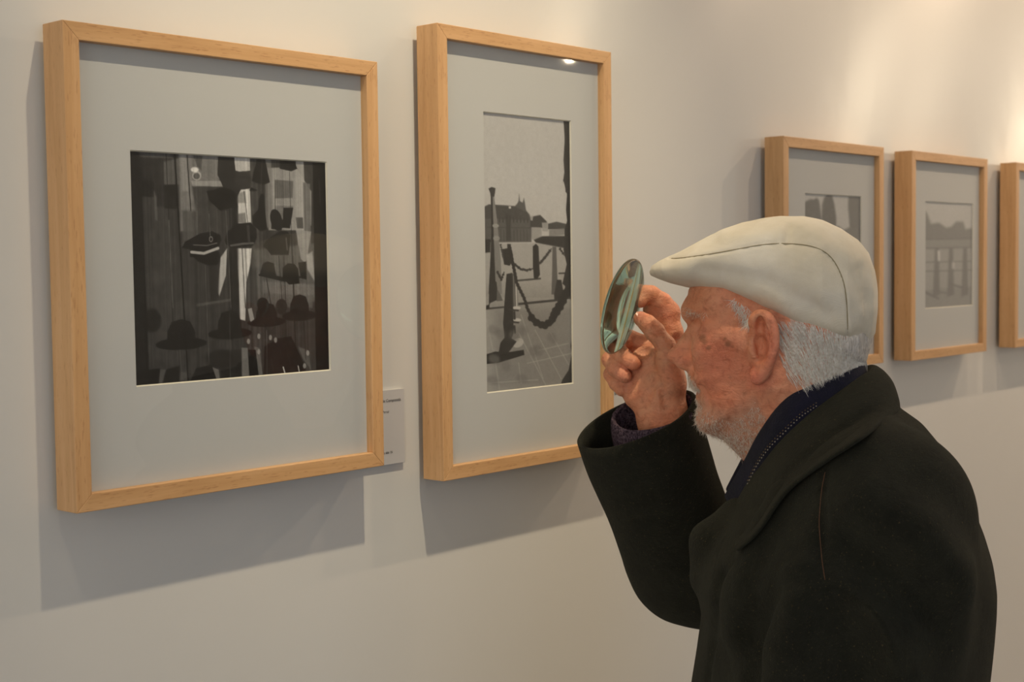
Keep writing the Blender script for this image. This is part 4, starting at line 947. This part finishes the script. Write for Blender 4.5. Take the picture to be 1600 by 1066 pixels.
collar_st = [
    [q3(1357, 582, 0), q3(1372, 577, 0), q3(1391, 596, 0), q3(1401, 622, 0), q3(1404, 640, 0)],
    [q3(1352, 588, .028), q3(1366, 581, .032), q3(1385, 600, .050), q3(1394, 626, .066), q3(1396, 648, .078)],
    [q3(1318, 612, .055), q3(1330, 605, .062), q3(1350, 630, .092), q3(1358, 655, .112), oc(1350, 683)],
    [q3(1262, 655, .072), q3(1270, 648, .082), q3(1290, 675, .118), q3(1296, 700, .138), oc(1285, 725)],
    [q3(1212, 700, .070), q3(1218, 695, .080), q3(1232, 722, .120), q3(1236, 745, .136), oc(1228, 770)],
    [q3(1174, 752, .052), q3(1178, 747, .062), q3(1186, 775, .098), q3(1190, 800, .120), oc(1184, 832)],
    [q3(1148, 795, .040), q3(1147, 800, .052), q3(1148, 820, .076), q3(1150, 842, .090), oc(1151, 862, .008)]]
M_COLLAR = wool('charcoal_wool_collar', rgb(25, 26, 21), rgb(37, 38, 30))
strip(collar_st, 6, .005, M_COLLAR, 'collar', coat)
# scarf
scarf_st = [
    [q3(1352, 640, 0), q3(1353, 590, 0), q3(1349, 568, 0), q3(1336, 580, 0)],
    [q3(1348, 645, .040), q3(1346, 598, .040), q3(1338, 572, .034), q3(1326, 585, .028)],
    [q3(1310, 660, .064), q3(1306, 618, .066), q3(1296, 585, .060), q3(1286, 600, .052)],
    [q3(1260, 700, .076), q3(1252, 655, .080), q3(1240, 616, .070), q3(1232, 632, .058)],
    [q3(1212, 750, .070), q3(1206, 700, .076), q3(1194, 672, .064), q3(1190, 690, .050)],
    [q3(1180, 800, .052), q3(1174, 755, .056), q3(1165, 724, .042), q3(1168, 742, .030)],
    [q3(1150, 850, .030), q3(1146, 805, .034), q3(1134, 778, .022), q3(1142, 800, .012)]]
strip(scarf_st, 7, .006, M_SCARF, 'scarf', person, lab='navy scarf with a dashed stitch line')
M_ST = Mat('grey_stitch', rgb(150, 142, 130), .9).m; M_ST2 = Mat('ochre_stitch', rgb(96, 80, 58), .9).m
for off, mt in ((0, M_ST), (5.0, M_ST2)):
    pth = catmull([q3(1276, 634-off, .0805), q3(1250, 652-off, .0835), q3(1224, 677-off, .082), q3(1200, 702-off, .079), q3(1182, 728-off, .070), q3(1166, 760-off, .056)], 12); Vs, Qs, kk = [], [], 0
    for i in range(0, len(pth)-1, 2):
        v, qd = tube_px([pth[i]+[0, 0, .0020], pth[i]*.35+pth[i+1]*.65+[0, 0, .0020]], .0006, 6); Vs.append(v); Qs += [tuple(x+kk for x in f) for f in qd]; kk += len(v)
    mesh_obj('stitching', toW(np.concatenate(Vs)), Qs, mt, [o for o in person.children if o.name.startswith('scarf')][0])

# raised sleeve: an open tube from the shoulder to the wide cuff
def ringpts(c, u, v, ru, rv, n=48, wob=0, seed=0):
    r = np.random.default_rng(seed); ph = r.uniform(0, 6.28, 3)
    out = []
    for t in np.linspace(0, 2*math.pi, n, endpoint=False):
        k = 1+wob*(math.sin(2*t+ph[0])*.5+math.sin(3*t+ph[1])*.3+math.sin(5*t+ph[2])*.2)
        out.append(c+u*ru*k*math.cos(t)+v*rv*k*math.sin(t))
    return out
def ring_between(pl, pr, rv, tilt=0.0, c_l=0, c_r=0, **kw):
    """ring whose outline touches pixel points pl and pr; rv = half depth"""
    P, R_ = L3(*pl), L3(*pr); c = (P+R_)/2; u = (R_-P)/2; ru = np.linalg.norm(u); u /= ru
    perp = np.array([u[1], -u[0], 0.0]); v = np.array([0, 0, 1.0])*math.cos(tilt)+perp*math.sin(tilt)
    return ringpts(c, u, v, ru, rv, **kw)
SCc = -.10
SR = [((905, 688, SCc), (1086, 618, SCc), .050, .42), ((910, 702, SCc), (1088, 640, SCc), .051, .36), ((922, 735, SCc-.01), (1097, 672, SCc-.01), .052, .24), ((940, 778, SCc-.02), (1108, 712, SCc-.02), .054, .12), ((957, 818, SCc-.03), (1120, 752, SCc-.03), .057, .05),
      ((973, 862, SCc-.045), (1140, 800, SCc-.045), .060, 0), ((984, 897, SCc-.055), (1165, 825, SCc-.055), .063, 0), ((1002, 932, SCc-.06), (1180, 830, SCc-.06), .066, 0), ((1030, 958, SCc-.065), (1195, 825, SCc-.065), .067, 0), ((1062, 971, SCc-.07), (1205, 815, SCc-.07), .068, 0), ((1110, 980, SCc-.07), (1225, 790, SCc-.07), .068, 0), ((1200, 985, SCc-.06), (1265, 770, SCc-.07), .07, 0), ((1300, 960, SCc-.05), (1310, 770, SCc-.06), .07, 0)]
rings = [np.array(ring_between(a, b, rv, tl, wob=.012, seed=3)) for a, b, rv, tl in SR]
fine = catmull([r.ravel() for r in rings], 5).reshape(-1, 48, 3)
V, Q = loft(list(fine)); V = V+(noise_np(V, 38, 31)*.0022)[:, None]*np.array([.5, .5, 1])
sl = mesh_obj('sleeve', toW(V), Q, M_COAT, coat)
md = sl.modifiers.new('thick', 'SOLIDIFY'); md.thickness = .006; md.offset = 0
md = sl.modifiers.new('sub', 'SUBSURF'); md.levels = 1; md.render_levels = 1
# knitted cuff of the pullover
kw_ = Mat('plum_grey_knit', rough=.95, Specular_IOR_Level=.1); kw_.base(kw_.ramp(kw_.noise(420, 3, .6), [(.35, rgb(34, 27, 36)), (.65, rgb(96, 82, 92))])); kw_.bump(kw_.noise(380, 3, .6), 1.0, .002)
CU = [((958, 654, HC-.012), (1084, 628, HC-.012), .038, .50), ((957, 664, HC-.012), (1085, 640, HC-.012), .039, .46), ((960, 690, HC-.015), (1083, 668, HC-.015), .040, .40), ((975, 740, HC-.02), (1088, 715, HC-.02), .040, .2)]
rings = [np.array(ring_between(a, b, rv, tl, wob=.02, seed=9)) for a, b, rv, tl in CU]
fine = catmull([r.ravel() for r in rings], 6).reshape(-1, 48, 3); V, Q = loft(list(fine))
ang_ = np.tile(np.arange(48), len(fine)); V = V+(np.where(ang_ % 2 == 0, .0008, -.0008))[:, None]*vertex_normals(V, np.array(Q))
ck = mesh_obj('pullover_cuff', toW(V), Q, kw_.m, person); ck['label'] = 'plum grey knitted pullover cuff'
md = ck.modifiers.new('thick', 'SOLIDIFY'); md.thickness = .005; md.offset = 0
md = ck.modifiers.new('sub', 'SUBSURF'); md.levels = 1; md.render_levels = 1
# trousers and shoes
M_TR = wool('dark_trouser_cloth', rgb(30, 30, 34), rgb(42, 42, 46), False); hx = L(1310, 760)[0]
G = Grid([hx-.16, .03, -.20], [hx+.20, 1.0, .20], .006)
for s_ in (1, -1):
    G.cap([hx+.02, .90, .078*s_], [hx, .50, .088*s_], .088, .068, .02); G.cap([hx, .50, .088*s_], [hx+.02, .09, .088*s_], .066, .054, .02)
G.smooth(1); v_, q_ = G.mesh(); mesh_obj('trousers', toW(v_), q_, M_TR, person)
M_SH = Mat('black_leather', (.015, .013, .012, 1), .35).m
for s_ in (1, -1):
    G = Grid([hx-.24, -.004, .088*s_-.07], [hx+.12, .14, .088*s_+.07], .004); c0 = .088*s_
    G.cap([hx+.05, .045, c0], [hx-.10, .040, c0], .046, .046, .01, sq=(1, 1, 1.05)); G.cap([hx-.10, .035, c0], [hx-.17, .030, c0], .044, .032, .02); G.cap([hx+.02, .05, c0], [hx+.02, .10, c0], .042, .045, .02)
    G.op([-9, -9, -9], [9, 0.03, 9], lambda X, Z, C: Z+np.zeros_like(X)+np.zeros_like(C), .002, 'sub') if False else None
    G.F = np.maximum(G.F, .001-G.Z); v_, q_ = G.mesh(); mesh_obj('shoe', toW(v_), q_, M_SH, person)

# ------------------------------------------------------------------ magnifying lens
def build_lens():
    c0 = -.062; ctr = L3(973, 479, c0); t = L3(992, 406, c0)-L3(955, 553, c0); t /= np.linalg.norm(t); Rr = np.linalg.norm(L3(993, 405, c0)-L3(954, 553, c0))/2
    side = np.array([t[1], -t[0], 0]); tilt = math.radians(15); n = side*math.cos(tilt)+np.array([0, 0, 1.0])*math.sin(tilt); w = np.cross(n, t)
    prof = []; sag = .0085; m_ = 20
    for i in range(m_+1): r = Rr*i/m_; prof.append((r, sag*(1-(r/Rr)**2)+.0012))
    for r, z in prof[::-1][:]: pass
    full = [(r, z) for r, z in prof]+[(Rr+.0003, 0)]+[(r, -z) for r, z in prof[::-1]]
    rings = []
    for r, z in full: rings.append([ctr+n*z+(t*math.cos(a)+w*math.sin(a))*max(r, 1e-5) for a in np.linspace(0, 2*math.pi, 96, endpoint=False)])
    V, Q = loft(rings); return V, Q, ctr
V, Q, lc = build_lens()
mg = Mat('lens_glass', (.50, .82, .72, 1), 0.0, IOR=1.52, Transmission_Weight=1.0)
lens = mesh_obj('magnifying_lens', toW(V), Q, mg.m, None, origin=toW(lc[None])[0])
flip_out(lens); tag(lens, 'round greenish magnifying glass lens pinched between thumb and forefinger', 'magnifying glass')
